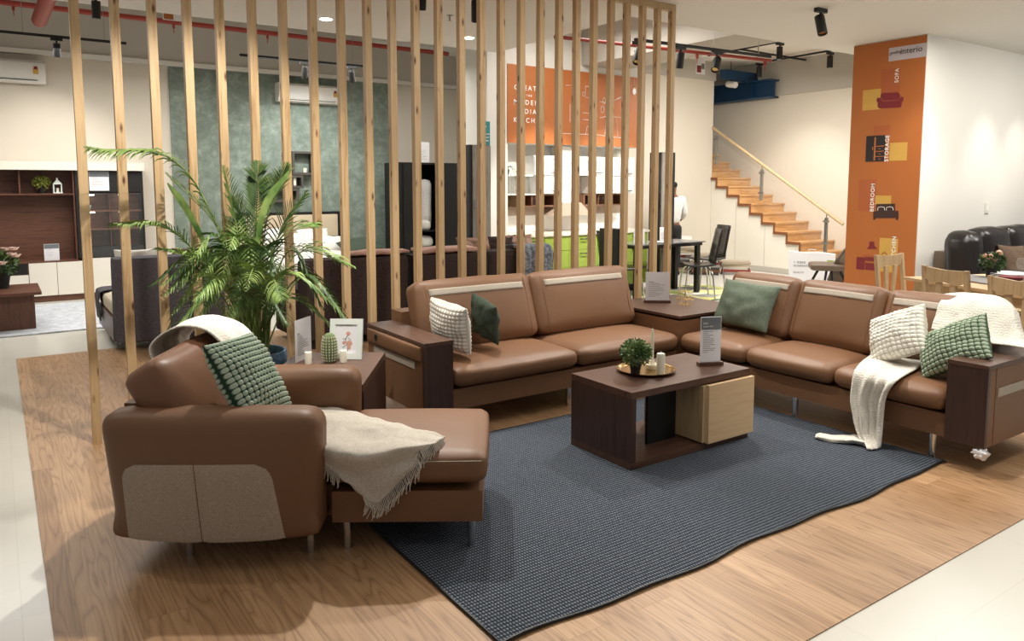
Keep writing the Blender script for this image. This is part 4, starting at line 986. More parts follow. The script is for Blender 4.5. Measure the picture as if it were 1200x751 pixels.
def shelfbox(name, x0, z0, x1, z1, lab):
    s = thing(name, lab, 'wall shelf', ((x0+x1)/2, 12.0, z0)); t_ = .035; m_ = 'kdark'
    for nm, b in (('top_board', (x0, 11.88, z1-t_, x1, 12.068, z1)), ('bottom_board', (x0, 11.88, z0, x1, 12.068, z0+t_)), ('side_board', (x0, 11.88, z0+t_, x0+t_, 12.068, z1-t_)), ('side_board', (x1-t_, 11.88, z0+t_, x1, 12.068, z1-t_))): bx(nm, b, M['shelfm'], s)
M['shelfm'] = plain('shelf_grey_brown', '#4a443d', .6)
shelfbox('wall_shelf', 3.93, 1.71, 4.29, 2.08, 'upper right square wall shelf on the green wall')
shelfbox('wall_shelf', 3.72, 1.50, 4.10, 1.70, 'middle wall shelf with a white candle on the green wall')
shelfbox('wall_shelf', 3.62, 1.28, 4.02, 1.49, 'lowest wall shelf on the green wall')
for (x, z, r0, h_, nm, lab) in ((4.15, 1.746, .035, .07, 'small_pot', 'small white pot in the upper square wall shelf'), (3.98, 1.536, .028, .13, 'pillar_candle', 'white candle in the middle wall shelf'), (3.80, 1.536, .03, .05, 'small_pot', 'small white pot at the left of the middle wall shelf')):
    bm = B(); lathe(bm, [(r0*.8, 0), (r0, h_), (.004, h_+.004)], (x, 11.95, z), 16); o = obj(nm, bm, 'wax', smooth=True); tag(o, lab, 'candle' if nm[0] == 'p' else 'pot')
def aircon(x0, x1, z0, lab):
    a = thing('air_conditioner', lab, 'air conditioner', ((x0+x1)/2, 11.96, z0)); h_ = .29
    bm = B(); prism(bm, [(12.06, z0+h_), (11.90, z0+h_), (11.84, z0+h_-.04), (11.84, z0+.08), (11.90, z0), (12.06, z0)], x0, x1, 'yz'); obj('housing', bm, 'ac', a, bevel=.01)
    bm = B(); box(bm, x0+.1, 11.86, z0+.028, x1-.1, 11.875, z0+.036); obj('outlet_slot', bm, 'black', a)
    bx('louvre', (x0+.08, 11.855, z0+.012, x1-.08, 11.885, z0+.024), 'ac', a)
    bx('rating_label', (x1-.14, 11.835, z0+.11, x1-.08, 11.842, z0+.19), 'yellow', a); bx('rating_label', (x1-.13, 11.834, z0+.17, x1-.09, 11.836, z0+.21), 'maroon', a)
aircon(-.45, .655, 2.885, 'white split air conditioner high on the cream wall at far left')
aircon(3.74, 4.76, 2.85, 'white split air conditioner on the green wall behind the slats')
wb = thing('wardrobe', 'black open wardrobe with a hanging shirt behind the slats', 'wardrobe', (5.95, 11.3, 0))
for nm, b in (('side_panel', (5.38, 11.0, 0, 5.42, 11.6, 1.88)), ('side_panel', (6.44, 11.0, 0, 6.48, 11.6, 1.88)), ('top_panel', (5.38, 11.0, 1.88, 6.48, 11.6, 1.91)), ('back_panel', (5.42, 11.56, 0, 6.44, 11.6, 1.88)), ('door', (5.42, 10.98, .02, 5.68, 11.0, 1.88)), ('door', (6.04, 10.98, .02, 6.44, 11.0, 1.88)), ('shelf', (5.42, 11.02, .78, 6.44, 11.56, .80)), ('shelf', (5.42, 11.02, .48, 6.44, 11.56, .50))): bx(nm, b, 'black', wb)
bm = B(); tube(bm, [(5.42, 11.28, 1.70), (6.44, 11.28, 1.70)], .012, 8); obj('hanging_rail', bm, 'chrome', wb)
sh = thing('shirt', 'pale shirt hanging in the black wardrobe', 'shirt', (5.86, 11.15, 1.2)); bm = B()
cushion(bm, (.30, .12, .75), .05, (.0, .02, 0), T_(5.86, 11.17, 1.25), 8, .03, 2); obj('shirt_body', bm, 'shirt', sh, smooth=True)
bm = B(); tube(bm, [(5.76, 11.12, 1.6), (5.72, 11.10, 1.35), (5.73, 11.1, 1.1)], [.05, .045, .04], 10); obj('sleeve', bm, 'shirt', sh, smooth=True)
slabpad('folded_towel', 5.70, 5.98, 11.06, 11.36, .80, .16, 'sheet', 'rolled white towel on the upper wardrobe shelf', 'towel', 2)
slabpad('folded_towel', 5.72, 6.02, 11.06, 11.36, .50, .20, 'sheet', 'rolled white towel on the lower wardrobe shelf', 'towel', 4)
card_sign('price_card', 'white paper notice standing on top of the black wardrobe', Vector((5.83, 11.02, 1.911)), (1, 0), .17, .33, 8, '', header=False, foot=False)

# ------------------------------------------------------------------ kitchen display
tc = thing('tall_cabinet', 'tall grey rustic wood cabinet left of the kitchen display', 'cabinet', (5.1, 8.25, 0))
xa_, xb_ = fx(549.5, 200, 7.98), fx(575, 200, 7.96); bx('carcass', (xa_, 7.98, .0, xb_, 8.05, 2.04), 'black', tc); bx('door', (fx(554, 200, 7.96), 7.96, .06, xb_, 7.98, 2.035), 'rustic', tc, .002)
bm = B(); tube(bm, [(xa_+.08, 7.96, 1.26), (xa_+.08, 7.93, 1.26), (xa_+.08, 7.93, 1.36), (xa_+.08, 7.96, 1.36)], .008, 6); obj('handle', bm, 'chrome', tc)
sg = thing('exit_sign', 'teal information sign above the grey rustic cabinet', 'sign', (5.13, 8.1, 2.05)); bx('panel', (5.03, 8.06, 2.045, 5.19, 8.075, 2.34), 'teal', sg, .002)
bm = B(); prism(bm, [(5.10, 2.22), (5.12, 2.22), (5.12, 2.27), (5.135, 2.27), (5.11, 2.31), (5.085, 2.27), (5.10, 2.27)], 8.055, 8.06, 'xz'); obj('arrow', bm, 'wv', sg)
for k, s_ in enumerate(('BATHROOM', 'BEDROOM', 'KITCHEN')): text(s_, .026, (5.11, 8.056, 2.18-.04*k), (1, 0, 0), (0, 0, 1), 'wv', sg)
tc2 = thing('tall_cabinet', 'tall grey rustic wood cabinet with a black side right of the kitchen display', 'cabinet', (8.35, 8.15, 0))
bx('carcass', (8.02, 7.86, .0, 8.30, 8.1, 2.02), 'black', tc2); bx('door', (8.02, 7.84, .06, 8.22, 7.86, 2.015), 'rustic', tc2, .002)
kc = thing('kitchen_base_unit', 'lime green kitchen drawers under a pale worktop', 'kitchen cabinet', (6.8, 8.35, 0))
bx('carcass', (5.62, 8.07, .10, 7.95, 8.64, .86), 'kwhite', kc); bx('plinth', (5.62, 8.12, 0, 7.95, 8.6, .10), 'black', kc)
bx('worktop', (5.605, 8.03, .86, 7.98, 8.64, .89), 'worktop', kc, .003)
xk = [5.62, 6.05, 6.47, 6.98, 7.45, 7.95]
for k in range(5):
    for a, b in ((.66, .855), (.42, .655), (.11, .415)):
        d = bx('drawer', (xk[k]+.003, 8.05, a, xk[k+1]-.003, 8.07, b), 'lime', kc, .001)
        bm = B(); cx = (xk[k]+xk[k+1])/2; tube(bm, [(cx-.05, 8.05, b-.05), (cx-.05, 8.02, b-.05), (cx+.05, 8.02, b-.05), (cx+.05, 8.05, b-.05)], .007, 6); h_ = obj('handle', bm, 'black', kc); h_.parent = d
ku = thing('kitchen_wall_unit', 'white glossy kitchen wall cupboards with walnut open niches', 'kitchen cabinet', (6.8, 8.5, 1.4))
def cup(x0, x1, z0, z1, mat='kwhite', handle=True):
    bx('cupboard', (x0, 8.34, z0, x1, 8.645, z1), 'kwhite', ku); d = bx('door', (x0+.003, 8.32, z0+.003, x1-.003, 8.34, z1-.003), mat, ku, .001)
    if handle: bm = B(); cx = x1-.12; tube(bm, [(cx-.05, 8.32, z0+.04), (cx-.05, 8.295, z0+.04), (cx+.05, 8.295, z0+.04), (cx+.05, 8.32, z0+.04)], .007, 6); h_ = obj('handle', bm, 'black', ku); h_.parent = d
cup(6.08, 6.55, 1.68, 1.95); cup(6.22, 6.55, 1.425, 1.675)
cup(6.88, 7.35, 1.68, 1.95); cup(7.36, 7.92, 1.68, 1.95); cup(7.16, 7.55, 1.425, 1.675); cup(7.56, 7.92, 1.425, 1.675)
bx('open_shelf', (5.62, 8.36, 1.665, 6.08, 8.64, 1.685), 'kwhite', ku); bx('open_shelf', (5.62, 8.36, 1.41, 6.20, 8.64, 1.43), 'kwhite', ku)
for a, b in ((5.85, 6.50), (7.0, 7.80)):
    bm = B(); box(bm, a, 8.38, 1.25, b, 8.64, 1.265); box(bm, a, 8.38, 1.40, b, 8.64, 1.412); box(bm, a, 8.62, 1.265, b, 8.64, 1.40); box(bm, a, 8.38, 1.265, a+.015, 8.62, 1.40); box(bm, b-.015, 8.38, 1.265, b, 8.62, 1.40)
    box(bm, (a*2+b)/3, 8.38, 1.265, (a*2+b)/3+.012, 8.62, 1.40); obj('walnut_niche', bm, 'kwood', ku)
bx('grey_glass_door', (6.92, 8.315, 1.76, 7.25, 8.319, 1.90), plain('frosted_glass', '#a9b3b5', .3), ku)
bs = thing('backsplash', 'beige and white kitchen backsplash panel behind the worktop', 'backsplash', (6.8, 8.64, .89)); bx('upper_panel', (5.61, 8.642, 1.12, 7.98, 8.649, 1.43), 'kbeige', bs); bx('lower_panel', (5.61, 8.642, .892, 7.98, 8.648, 1.12), 'kwhite', bs)
hd = thing('range_hood', 'white chimney hood between the kitchen wall cupboards', 'range hood', (6.7, 8.5, 1.1)); bx('chimney', (6.60, 8.38, 1.30, 6.85, 8.64, 2.09), 'kwhite', hd)
bm = B(); prism(bm, [(6.36, 1.12), (7.08, 1.12), (6.88, 1.30), (6.57, 1.30)], 8.30, 8.64, 'xz'); obj('canopy', bm, 'kbeige', hd)
hp = thing('hanging_plant', 'trailing plant in a black pot on the open kitchen shelf', 'plant', (5.70, 8.45, 1.686)); bm = B(); lathe(bm, [(.035, 0), (.045, .07), (.005, .065)], seg=16); obj('pot', bm, 'pot', hp, world=False)
bm = B(); q = random.Random(8)
for k in range(14):
    a = q.uniform(PI*.9, PI*2.1); L_ = q.uniform(.12, .48); pts = [Vector((0, 0, .07)), Vector((.05*math.cos(a), .07*math.sin(a), .11)), Vector((.09*math.cos(a), -.11, .02)), Vector((.10*math.cos(a), -.125, -L_))]
    sp = spline(pts, 14); tube(bm, sp, .0015, 4)
    for p in sp[2:]:
        d = Vector((q.uniform(-1, 1), q.uniform(-1, .2), q.uniform(-.4, .4))).normalized()*.022; b = d.cross(Vector((0, 0, 1)))*.5; v = [bm.verts.new(p), bm.verts.new(p+d*.5+b), bm.verts.new(p+d), bm.verts.new(p+d*.5-b)]; bm.faces.new(v)
obj('trailing_stems', bm, 'palmd', hp, world=False)
for k, x in enumerate((6.18, 6.26, 7.36, 7.44, 7.52)):
    bm = B(); lathe(bm, [(.02, 0), (.004, .006), (.004, .05), (.025, .07), (.028, .11), (.025, .11), (.022, .072)], (x, 8.48, 1.266), 14); o = obj('wine_glass', bm, 'glass', smooth=True)
    tag(o, ('leftmost of the two wine glasses in the left walnut kitchen niche', 'rightmost of the two wine glasses in the left walnut kitchen niche', 'leftmost of the three wine glasses in the right walnut kitchen niche', 'middle one of the three wine glasses in the right walnut kitchen niche', 'rightmost of the three wine glasses in the right walnut kitchen niche')[k], 'glass', 'wine glasses in the kitchen niches')
# orange kitchen banner
YS = 8.27; bn = thing('wall_banner', 'orange kitchen banner with white lettering above the cupboards', 'banner', (6.8, YS, 2.11)); x0 = fx(594.3, 120, YS); x1 = fx(749.3, 130, YS)
bx('banner_sheet', (x0, YS-.012, 2.10, x1, YS+.005, 3.115), 'orange', bn)
yb = YS-.0125
def lt(s, px_, py_, size, al='CENTER'): p = ony(px_, py_, yb); return text(s, size, p, (1, 0, 0), (0, 0, 1), 'wv', bn, 'lettering', .003, al, sp=1.5)
lt('CREATE', 618, 103.5, .088); lt('THE', 620, 112.3, .04); lt('MODERN', 619.5, 120.5, .088); lt('INDIAN', 620, 131, .088); lt('KITCHEN', 620, 141.5, .088)
bm = B()
def ln_(pts, r0=.0035): tube(bm, [ony(x, y, yb-.002) for x, y in pts], r0, 4)
for pts in (((663, 100), (671, 100), (671, 157)), ((686, 101), (699, 102), (699, 116), (686, 114), (686, 101)), ((668, 122), (668, 143)), ((650, 156), (700, 158), (730, 162)), ((683, 132), (700, 134)), ((683, 140), (695, 141), (700, 136)), ((703, 119), (713, 121), (728, 114)),
            ((703, 138), (712, 136), (730, 138)), ((710, 138), (709, 158)), ((722, 138), (724, 160), (729, 161), (729, 141)), ((686, 158), (688, 148), (695, 150)), ((729, 91), (729.5, 103)), ((743.5, 92), (743.5, 104)), ((722, 117), (727, 113), (727, 115))): ln_(pts)
for cx, cy, s in ((706, 128, .03), (708, 118, .025), (684, 110, .02), (716, 132, .02)):
    c = ony(cx, cy, yb-.002); tube(bm, [c+Vector((s*math.cos(a), 0, 1.6*s*math.sin(a))) for a in [2*PI*k/10 for k in range(11)]], .003, 4)
obj('line_drawing', bm, 'wv', bn)
bm = B(); c = ony(743.3, 107, yb-.001); prism(bm, [(c.x+.035*math.cos(a), c.z+.05*math.sin(a)) for a in [2*PI*k/20 for k in range(20)]], yb-.004, yb, 'xz'); obj('drawn_lamp', bm, 'wv', bn)

# ------------------------------------------------------------------ passage: person, black dining set, samples
def person(loc, rz):
    r_ = thing('person', 'person in a white shirt and black trousers standing behind the slats, seen from behind', 'person', loc, rz)
    def skin(name, V, E, R, mat, parent, sub=2):
        me = bpy.data.meshes.new(name); me.from_pydata(V, E, []); o = bpy.data.objects.new(name, me); C.objects.link(o); o.modifiers.new('s', 'SKIN'); sd = me.skin_vertices[0].data
        for k, r0 in enumerate(R): sd[k].radius = r0 if isinstance(r0, tuple) else (r0, r0)
        sd[0].use_root = True; m_ = o.modifiers.new('u', 'SUBSURF'); m_.levels = m_.render_levels = sub; bpy.context.view_layer.update()
        nm = bpy.data.meshes.new_from_object(o.evaluated_get(bpy.context.evaluated_depsgraph_get())); bpy.data.objects.remove(o)
        for p in nm.polygons: p.use_smooth = True
        nm.materials.clear(); return link(name, nm, mat, parent, world=False)
    V = [(0, 0, .88), (0, 0, 1.05), (0, .01, 1.28), (0, .01, 1.36), (0, 0, 1.42), (0, -.01, 1.50), (0, -.015, 1.58)]; E = [(0, 1), (1, 2), (2, 3), (3, 4), (4, 5), (5, 6)]; R = [(.11, .07), (.09, .06), (.10, .06), (.06, .045), (.05, .05), (.075, .085), (.06, .07)]
    def add(p, a, r0): V.append(p); E.append((a, len(V)-1)); R.append(r0); return len(V)-1
    for s in (-1, 1):
        a = add((s*.17, 0, 1.31), 2, .05); a = add((s*.22, .0, 1.06), a, .038); a = add((s*.20, -.16, .95), a, .028); a = add((s*.18, -.22, .93), a, (.034, .018))
        for k in range(4): f = add((s*(.18+.018*(k-1.5)), -.27, .925), a, .010); f = add((s*(.18+.018*(k-1.5)), -.30+.006*abs(k-1.5), .91), f, .008)
        f = add((s*.145, -.24, .93), a, .010); add((s*.135, -.265, .92), f, .008)
        a = add((s*.09, 0, .80), 0, .085); a = add((s*.095, -.01, .46), a, .055); a = add((s*.10, .01, .09), a, .038); add((s*.10, -.12, .045), a, (.04, .03))
    skin('body', V, E, R, 'skin', r_)
    V = [(0, 0, .86), (0, 0, 1.05), (0, .01, 1.28), (0, .01, 1.375)]; E = [(0, 1), (1, 2), (2, 3)]; R = [(.165, .115), (.155, .11), (.17, .12), (.12, .10)]
    for s in (-1, 1): a = add((s*.18, 0, 1.31), 2, .062); a = add((s*.225, 0, 1.06), a, .052); a = add((s*.205, -.14, .96), a, .04)
    skin('shirt', V, E, R, 'shirt', r_)
    V = [(0, 0, .90), (0, 0, .84)]; E = [(0, 1)]; R = [(.155, .105), (.15, .105)]
    for s in (-1, 1): a = add((s*.09, 0, .76), 1, .095); a = add((s*.095, -.01, .46), a, .068); a = add((s*.10, .01, .10), a, .055)
    skin('trousers', V, E, R, 'blackm', r_)
    skin('hair', [(0, .02, 1.49), (0, .01, 1.56), (0, 0, 1.60)], [(0, 1), (1, 2)], [(.075, .075), (.082, .09), (.06, .07)], 'hair', r_)
    for s in (-1, 1):
        bm = B(); cushion(bm, (.09, .26, .07), .03, (0, 0, .01), T_(s*.10, -.06, .036), 5); obj('shoe', bm, 'black', r_, world=False, smooth=True)
person((9.62, 9.15, 0), math.radians(150))
def black_chair(loc, rz, lab):
    c = thing('dining_chair', lab, 'chair', loc, rz, 'black dining chairs with chrome legs')
    P = []
    for i in range(15):
        row = []; t_ = i/14
        y = -.22+.44*min(1, t_/.45) if t_ < .45 else .22+.10*((t_-.45)/.55); z = .45-.02*math.sin(PI*min(1, t_/.45)) if t_ < .45 else .45+.50*((t_-.45)/.55)
        if .38 < t_ < .55: z = .45+.02*(t_-.38)/.17; y = .22*(.9+.1*(t_-.38)/.17)
        for j in range(9): u_ = -1+j/4; row.append(c.matrix_world @ Vector((u_*(.21-.03*t_), y-.02*u_*u_*(t_ > .5), z+.012*u_*u_*(t_ < .45))))
        P.append(row)
    a = grid_mesh('seat_shell', [r_ for r_ in P[:8]], 'dleather', c, solid=.025); b = grid_mesh('backrest', [r_ for r_ in P[7:]], 'dleather', c, solid=.025)
    for sx in (-1, 1):
        for sy in (-1, 1):
            bm = B(); tube(bm, spline([(sx*.13, sy*.12, .43), (sx*.19, sy*.17, .34), (sx*.215, sy*.205, .0)], 8), .011, 8); obj('leg', bm, 'chrome', c, world=False, smooth=True)
    return c
black_chair((7.93, 7.06, 0), math.radians(-127), 'black dining chair nearest the green sofa pillow, its back to the stairs')
black_chair((8.72, 7.6, 0), math.radians(-110), 'black dining chair at the stair side of the black table, half hidden')
black_chair((6.80, 7.35, 0), math.radians(90), 'black dining chair at the left end of the black table, behind the slats')
dt = thing('dining_table', 'black dining table with a glass top behind the slats', 'dining table', (7.75, 7.35, 0))
bx('top', (7.02, 7.30, .735, 8.36, 7.86, .75), plain('table_glass', '#6f7274', .12), dt, .003)
bx('frame', (7.05, 7.33, .69, 8.33, 7.83, .735), 'black', dt)
for x in (7.05, 8.24):
    for y in (7.34, 7.76): bx('leg', (x, y, 0, x+.06, y+.06, .69), 'black', dt)
for (x, y, lab) in ((7.25, 7.5, 'white price card standing on the black dining table'), (7.85, 7.6, 'grey price card at the right of the black dining table')): card_sign('price_card', lab, Vector((x, y, .751)), (.8, -.6), .15, .2, 6, '', header=False, foot=False)
bm = B(); lathe(bm, [(.12, 0), (.13, .012), (.11, .012), (.003, .008)], (7.6, 7.5, .751), 24); tag(obj('plate', bm, 'kwhite', smooth=True), 'white plate on the black dining table', 'plate')
bl = thing('black_cabinet', 'low black cabinet between the slats left of the black dining table', 'cabinet', (6.6, 7.3, 0)); bx('carcass', (6.36, 6.95, 0, 6.50, 7.3, 1.0), 'black', bl, .004); bx('door', (6.37, 6.935, .03, 6.49, 6.95, .98), 'blackm', bl)
# sample stacks by the stairs
q = random.Random(21)
cols = ['#3b3432', '#8d8a84', '#b8a78c', '#6e4a34', '#8a3d32', '#a89a86', '#5d5a58', '#c4bdb0']
for s, (cx, cy, n) in enumerate(((10.2, 8.9, 8), (10.65, 8.62, 5), (10.15, 9.35, 10))):
    for k in range(n):
        m_ = plain('sample_%d%d' % (s, k), cols[(k*3+s) % 8], .85); z = .001+k*.045; bm = B(); box(bm, -.24, -.17, 0, .24, .17, .042)
        mm = Matrix.Translation((cx+q.uniform(-.02, .02), cy+q.uniform(-.02, .02), z)) @ Matrix.Rotation(q.uniform(-.12, .12)-.9, 4, 'Z')
        for v in bm.verts: v.co = mm @ v.co
        tag(obj('sample_book', bm, m_, bevel=.006), '%s sample book, %s of the %s stack by the stairs' % (('charcoal', 'grey', 'sand', 'brown', 'rust red', 'beige', 'slate', 'cream')[(k*3+s) % 8], ('lowest', 'second from the floor', 'third from the floor', 'fourth from the floor', 'fifth from the floor', 'sixth from the floor', 'seventh from the floor', 'eighth from the floor', 'ninth from the floor', 'tenth from the floor')[k] if k < n-1 else 'topmost', ('middle', 'right hand', 'rear left')[s]), 'sample book', 'sample books in the %s stack' % ('middle', 'right hand', 'rear left')[s])
tag(bx('storage_box', (10.05, 9.45, 0, 10.45, 9.78, .62), 'kwhite', None, .004), 'white box against the cream wall behind the person', 'box')

# ------------------------------------------------------------------ staircase
sc = thing('staircase', 'pine staircase with a glass balustrade climbing behind the orange column', 'staircase', (11.8, 8.5, 0))
for j in range(-3, 11):
    y = 7.806-.003+.2635*j; z = .571+.1595*j
    bm = B(); box(bm, 11.33, y-.02, z-.03, 12.296, y+.2635, z); o = obj('tread', bm, 'stairw', sc)
    bx('riser', (11.345, y, z-.1595 if j > -3 else 0, 12.296, y+.02, z-.03), 'stairw', sc)
bm = B(); pl = []
for j in range(-3, 11):
    y = 7.803+.2635*j; z = .571+.1595*j; pl += [(y, z-.1595-.0 if j > -3 else .0), (y, z)]
yE = 7.803+.2635*11; zE = .571+.1595*10; pl += [(yE, zE)]
low = []
for j in range(10, -4, -1):
    y = 7.803+.2635*j; z = .571+.1595*j; low += [(y+.2635+.03, max(0.001, z-.05)), (y+.2635+.03, max(.002, z-.05-.02)) if False else (y+.03, max(.001, z-.05))]
prism(bm, pl+low, 11.318, 11.332, 'yz'); obj('stringer_edge', bm, 'stairedge', sc)
bm = B(); prism(bm, [(7.07, .0)] + [pt for j in range(-2, 11) for pt in ((7.803+.2635*j+.03, .571+.1595*(j-1)-.04), (7.803+.2635*j+.03, .571+.1595*j-.05))] + [(yE, zE-.05), (yE, 0)], 11.35, 11.37, 'yz'); obj('under_panel', bm, 'cab_white', sc)
b2 = B()
for y in (7.9, 8.55, 9.2, 9.8): box(b2, 11.3465, y, 0, 11.35, y+.006, .45+.6*(y-7.9))
obj('panel_joints', b2, 'grey', sc)
bm = B(); tube(bm, [(11.35, 7.05, .91), (11.35, 9.95, .91+2.9*.6245)], .026, 12); obj('handrail', bm, 'oakz', sc, smooth=True)
for y in (7.35, 8.655, 9.70):
    zt2 = .91+(y-7.05)*.6245-.03; bm = B(); box(bm, 11.33, y-.022, zt2-.60 if y > 7.5 else .42, 11.37, y+.022, zt2-.06); tube(bm, [(11.35, y, zt2-.06), (11.35, y, zt2)], .008, 8); obj('post', bm, 'steel', sc, bevel=.003)
    for zz2 in (-.12, -.48): bm = B(); tube(bm, [(11.34, y-.05, zt2+zz2), (11.34, y+.05, zt2+zz2)], .018, 10); obj('clamp', bm, 'steel', sc)
bm = B(); prism(bm, [(7.37, .45), (9.68, .45+2.31*.612), (9.68, .98+2.31*.6245), (7.37, .98)], 11.346, 11.354, 'yz'); obj('glass_panel', bm, 'glass2', sc)
# bag and taupe chair
bg = thing('shopping_bag', 'large white paper bag standing at the foot of the stairs', 'bag', (10.62, 7.1, 0)); mx_ = Matrix.Translation((10.62, 7.1, 0)) @ Matrix.Rotation(-1.0, 4, 'Z')
bm = B(); prism(bm, [(-.33, 0), (.33, 0), (.34, .47), (.1, .495), (-.1, .48), (-.35, .50)], -.09, .09, 'xz', mx_); obj('bag_body', bm, 'paper', bg)
bm = B(); tube(bm, [mx_ @ Vector(p) for p in ((-.07, -.09, .47), (-.05, -.09, .54), (.05, -.09, .54), (.07, -.09, .47))], .006, 6); obj('handle', bm, 'paper', bg)
for k, (s_, z, sz) in enumerate((('1. IDEAS', .33, .05), ('GUARANTEED FOR', .275, .045), ('QUALITY', .17, .04))): text(s_, sz, mx_ @ Vector((-.27, -.093, z)), mx_.to_3x3() @ Vector((1, 0, 0)), (0, 0, 1), 'inkd', bg, 'lettering', .001, 'LEFT')
bm = B(); box(bm, .22, -.094, .30, .32, -.09, .38, mx_); obj('green_label', bm, 'lime', bg)
tcx = thing('lounge_chair', 'taupe shell chair with black legs in front of the orange column', 'chair', (9.75, 6.15, 0), 0)
bm = B(); cushion(bm, (.46, .46, .09), .035, (0, 0, .012), T_(9.70, 6.25, .40) @ Matrix.Rotation(-.9, 4, 'Z'), 7); obj('seat', bm, 'taupe_l', tcx, smooth=True)
P = drape([[ony_ for ony_ in (onx(969, 328, 9.7), onx(985, 331, 9.95), onx(996, 335, 10.2))], [onx(978, 306, 9.62), onx(990, 308, 9.95), onx(1002, 312, 10.2)], [onx(990, 290, 9.72), onx(996, 288, 9.95), onx(1004, 292, 10.15)]], 10, 10)
grid_mesh('shell_back', P, 'taupe_l', tcx, solid=.03)
for a, b in (((9.62, 6.32), (9.50, 6.45)), ((9.82, 6.12), (9.92, 6.0)), ((9.62, 6.12), (9.48, 6.0)), ((9.82, 6.32), (9.95, 6.45))):
    bm = B(); tube(bm, [(a[0], a[1], .36), (b[0], b[1], 0)], [.02, .012], 8); obj('leg', bm, 'black', tcx)

# ------------------------------------------------------------------ orange column graphic
XC = 8.556; gp = thing('column_graphic', 'tall orange vinyl graphic with furniture pictures on the column', 'wall graphic', (XC, 4.84, 0))
bx('vinyl_sheet', (XC-.004, 4.415, .0, XC+.003, 5.268, 3.19), 'orange', gp)
xg = XC-.0045
def G_(x, y): p = onx(x, y, xg); return (p.y, p.z)
def poly(pts, mat, name, off=0): bm = B(); prism(bm, [G_(x, y) for x, y in pts], xg-.001-off, xg+.0005-off, 'yz'); return obj(name, bm, mat, gp)
def prect(x0, y0, x1, y1, mat, name, off=0):
    """axis-aligned rectangle on the column face through two opposite picture corners"""
    a, b = G_(x0, y0), G_(x1, y1); bm = B(); box(bm, xg-.001-off, min(a[0], b[0]), min(a[1], b[1]), xg+.0005-off, max(a[0], b[0]), max(a[1], b[1])); return obj(name, bm, mat, gp)
prect(1042, 56.5, 1086, 66, plain('lilac_strip', '#c5bdc3', .6), 'logo_strip')
ey_ = Vector((0, 0, 1)); ex_ = Vector((0, -1, 0))
text('interio', .092, onx(1068, 58.6, xg-.002), ex_, ey_, 'black_v', gp, 'logo_lettering', .002)
text('godrej', .052, onx(1049.5, 61.3, xg-.002), ex_, ey_, 'black_v', gp, 'script_lettering', .002, shear=.45)
cv = [('SOFA', 1051.2, 88.5, .062), ('STORAGE', 1039.5, 174, .064), ('BEDROOM', 1022.5, 231.5, .064), ('KITCHEN', 1047.5, 292, .066)]
prect(1033, 82, 1054, 113, 'orange2', 'printed_square'); prect(1011.5, 106, 1031.5, 128, 'yellow', 'printed_square', .0006)
bm = B(); 
def sofa_icon():
    P0 = [(1032, 111), (1034, 109), (1052, 108), (1054.5, 110), (1055, 114), (1058.5, 113), (1059, 117), (1057, 119.5), (1056.6, 124), (1055, 126), (1030, 127), (1028.5, 125), (1028.5, 120), (1027, 118), (1028, 114.5), (1032, 114.5)]
    poly(P0, 'maroon', 'printed_sofa', .0012)
    bm = B(); tube(bm, [onx(x, y, xg-.0026) for x, y in ((1033, 115), (1034.5, 118.5), (1053, 117), (1054.5, 113.5))], .0035, 4); obj('printed_outline', bm, 'orange2', gp)
sofa_icon()
prect(1024, 148, 1043, 160, 'orange2', 'printed_square'); prect(1043, 167.5, 1062.5, 188, 'yellow', 'printed_square', .0006); prect(1015.5, 159.5, 1036.8, 189, 'black_v', 'printed_cupboard', .0012)
for a, b, c, d in ((1025, 161, 1025.5, 188), (1026, 171, 1036, 171.5), (1026, 177, 1036, 177.5), (1026, 183, 1036, 183.5), (1022.5, 172, 1023.2, 176), (1029.5, 174, 1032, 174.6), (1029.5, 180, 1032, 180.6), (1029.5, 186, 1032, 186.6)): prect(a, b, c, d, 'orange', 'printed_outline', .0022)
prect(1007, 210, 1026, 247.5, 'orange2', 'printed_square'); prect(1026, 229, 1044, 240, 'yellow', 'printed_square', .0006)
poly(((1027, 239), (1049, 238.6), (1049, 247), (1053, 247), (1053, 255), (1052, 258), (1050.5, 258), (1050, 255.4), (1026, 255.6), (1025.5, 257.5), (1023.5, 257.5), (1023.3, 247.5), (1027, 247.4)), 'choc', 'printed_bed', .0012)
bm = B()
for c0 in (1032.5, 1042.5): tube(bm, [onx(x, y, xg-.0026) for x, y in ((c0-4, 246.5), (c0-3.6, 243), (c0, 242.3), (c0+3.8, 243), (c0+4.2, 246.3))], .003, 4)
obj('printed_outline', bm, 'wv', gp)
prect(1031, 278.5, 1050.5, 320, 'yellow', 'printed_square'); prect(1011.5, 298, 1030, 302, 'orange2', 'printed_square', .0003)
poly(((1019, 283), (1024.5, 283), (1024.8, 288), (1028.5, 291.6), (1016, 291.8), (1018.6, 288)), 'maroon', 'printed_hood', .0012)
prect(1004, 301, 1013, 316.3, 'maroon', 'printed_counter', .0012); prect(1014.2, 301, 1030.5, 306.8, 'maroon', 'printed_counter', .0012); prect(1014.2, 307.8, 1030.5, 317.5, 'maroon', 'printed_counter', .0012); prect(1031.5, 303, 1041, 306, 'maroon', 'printed_counter', .0012)
bm = B(); tube(bm, [onx(x, y, xg-.0026) for x, y in ((1039, 303), (1039.3, 298), (1037, 295.5), (1034, 297), (1033.8, 299))], .004, 4); obj('printed_tap', bm, 'maroon', gp)
for s_, x, y, sz in cv: text(s_, sz, onx(x, y, xg-.003), Vector((0, 0, 1)), Vector((0, 1, 0)), 'wv', gp, 'lettering', .002, sp=1.12)
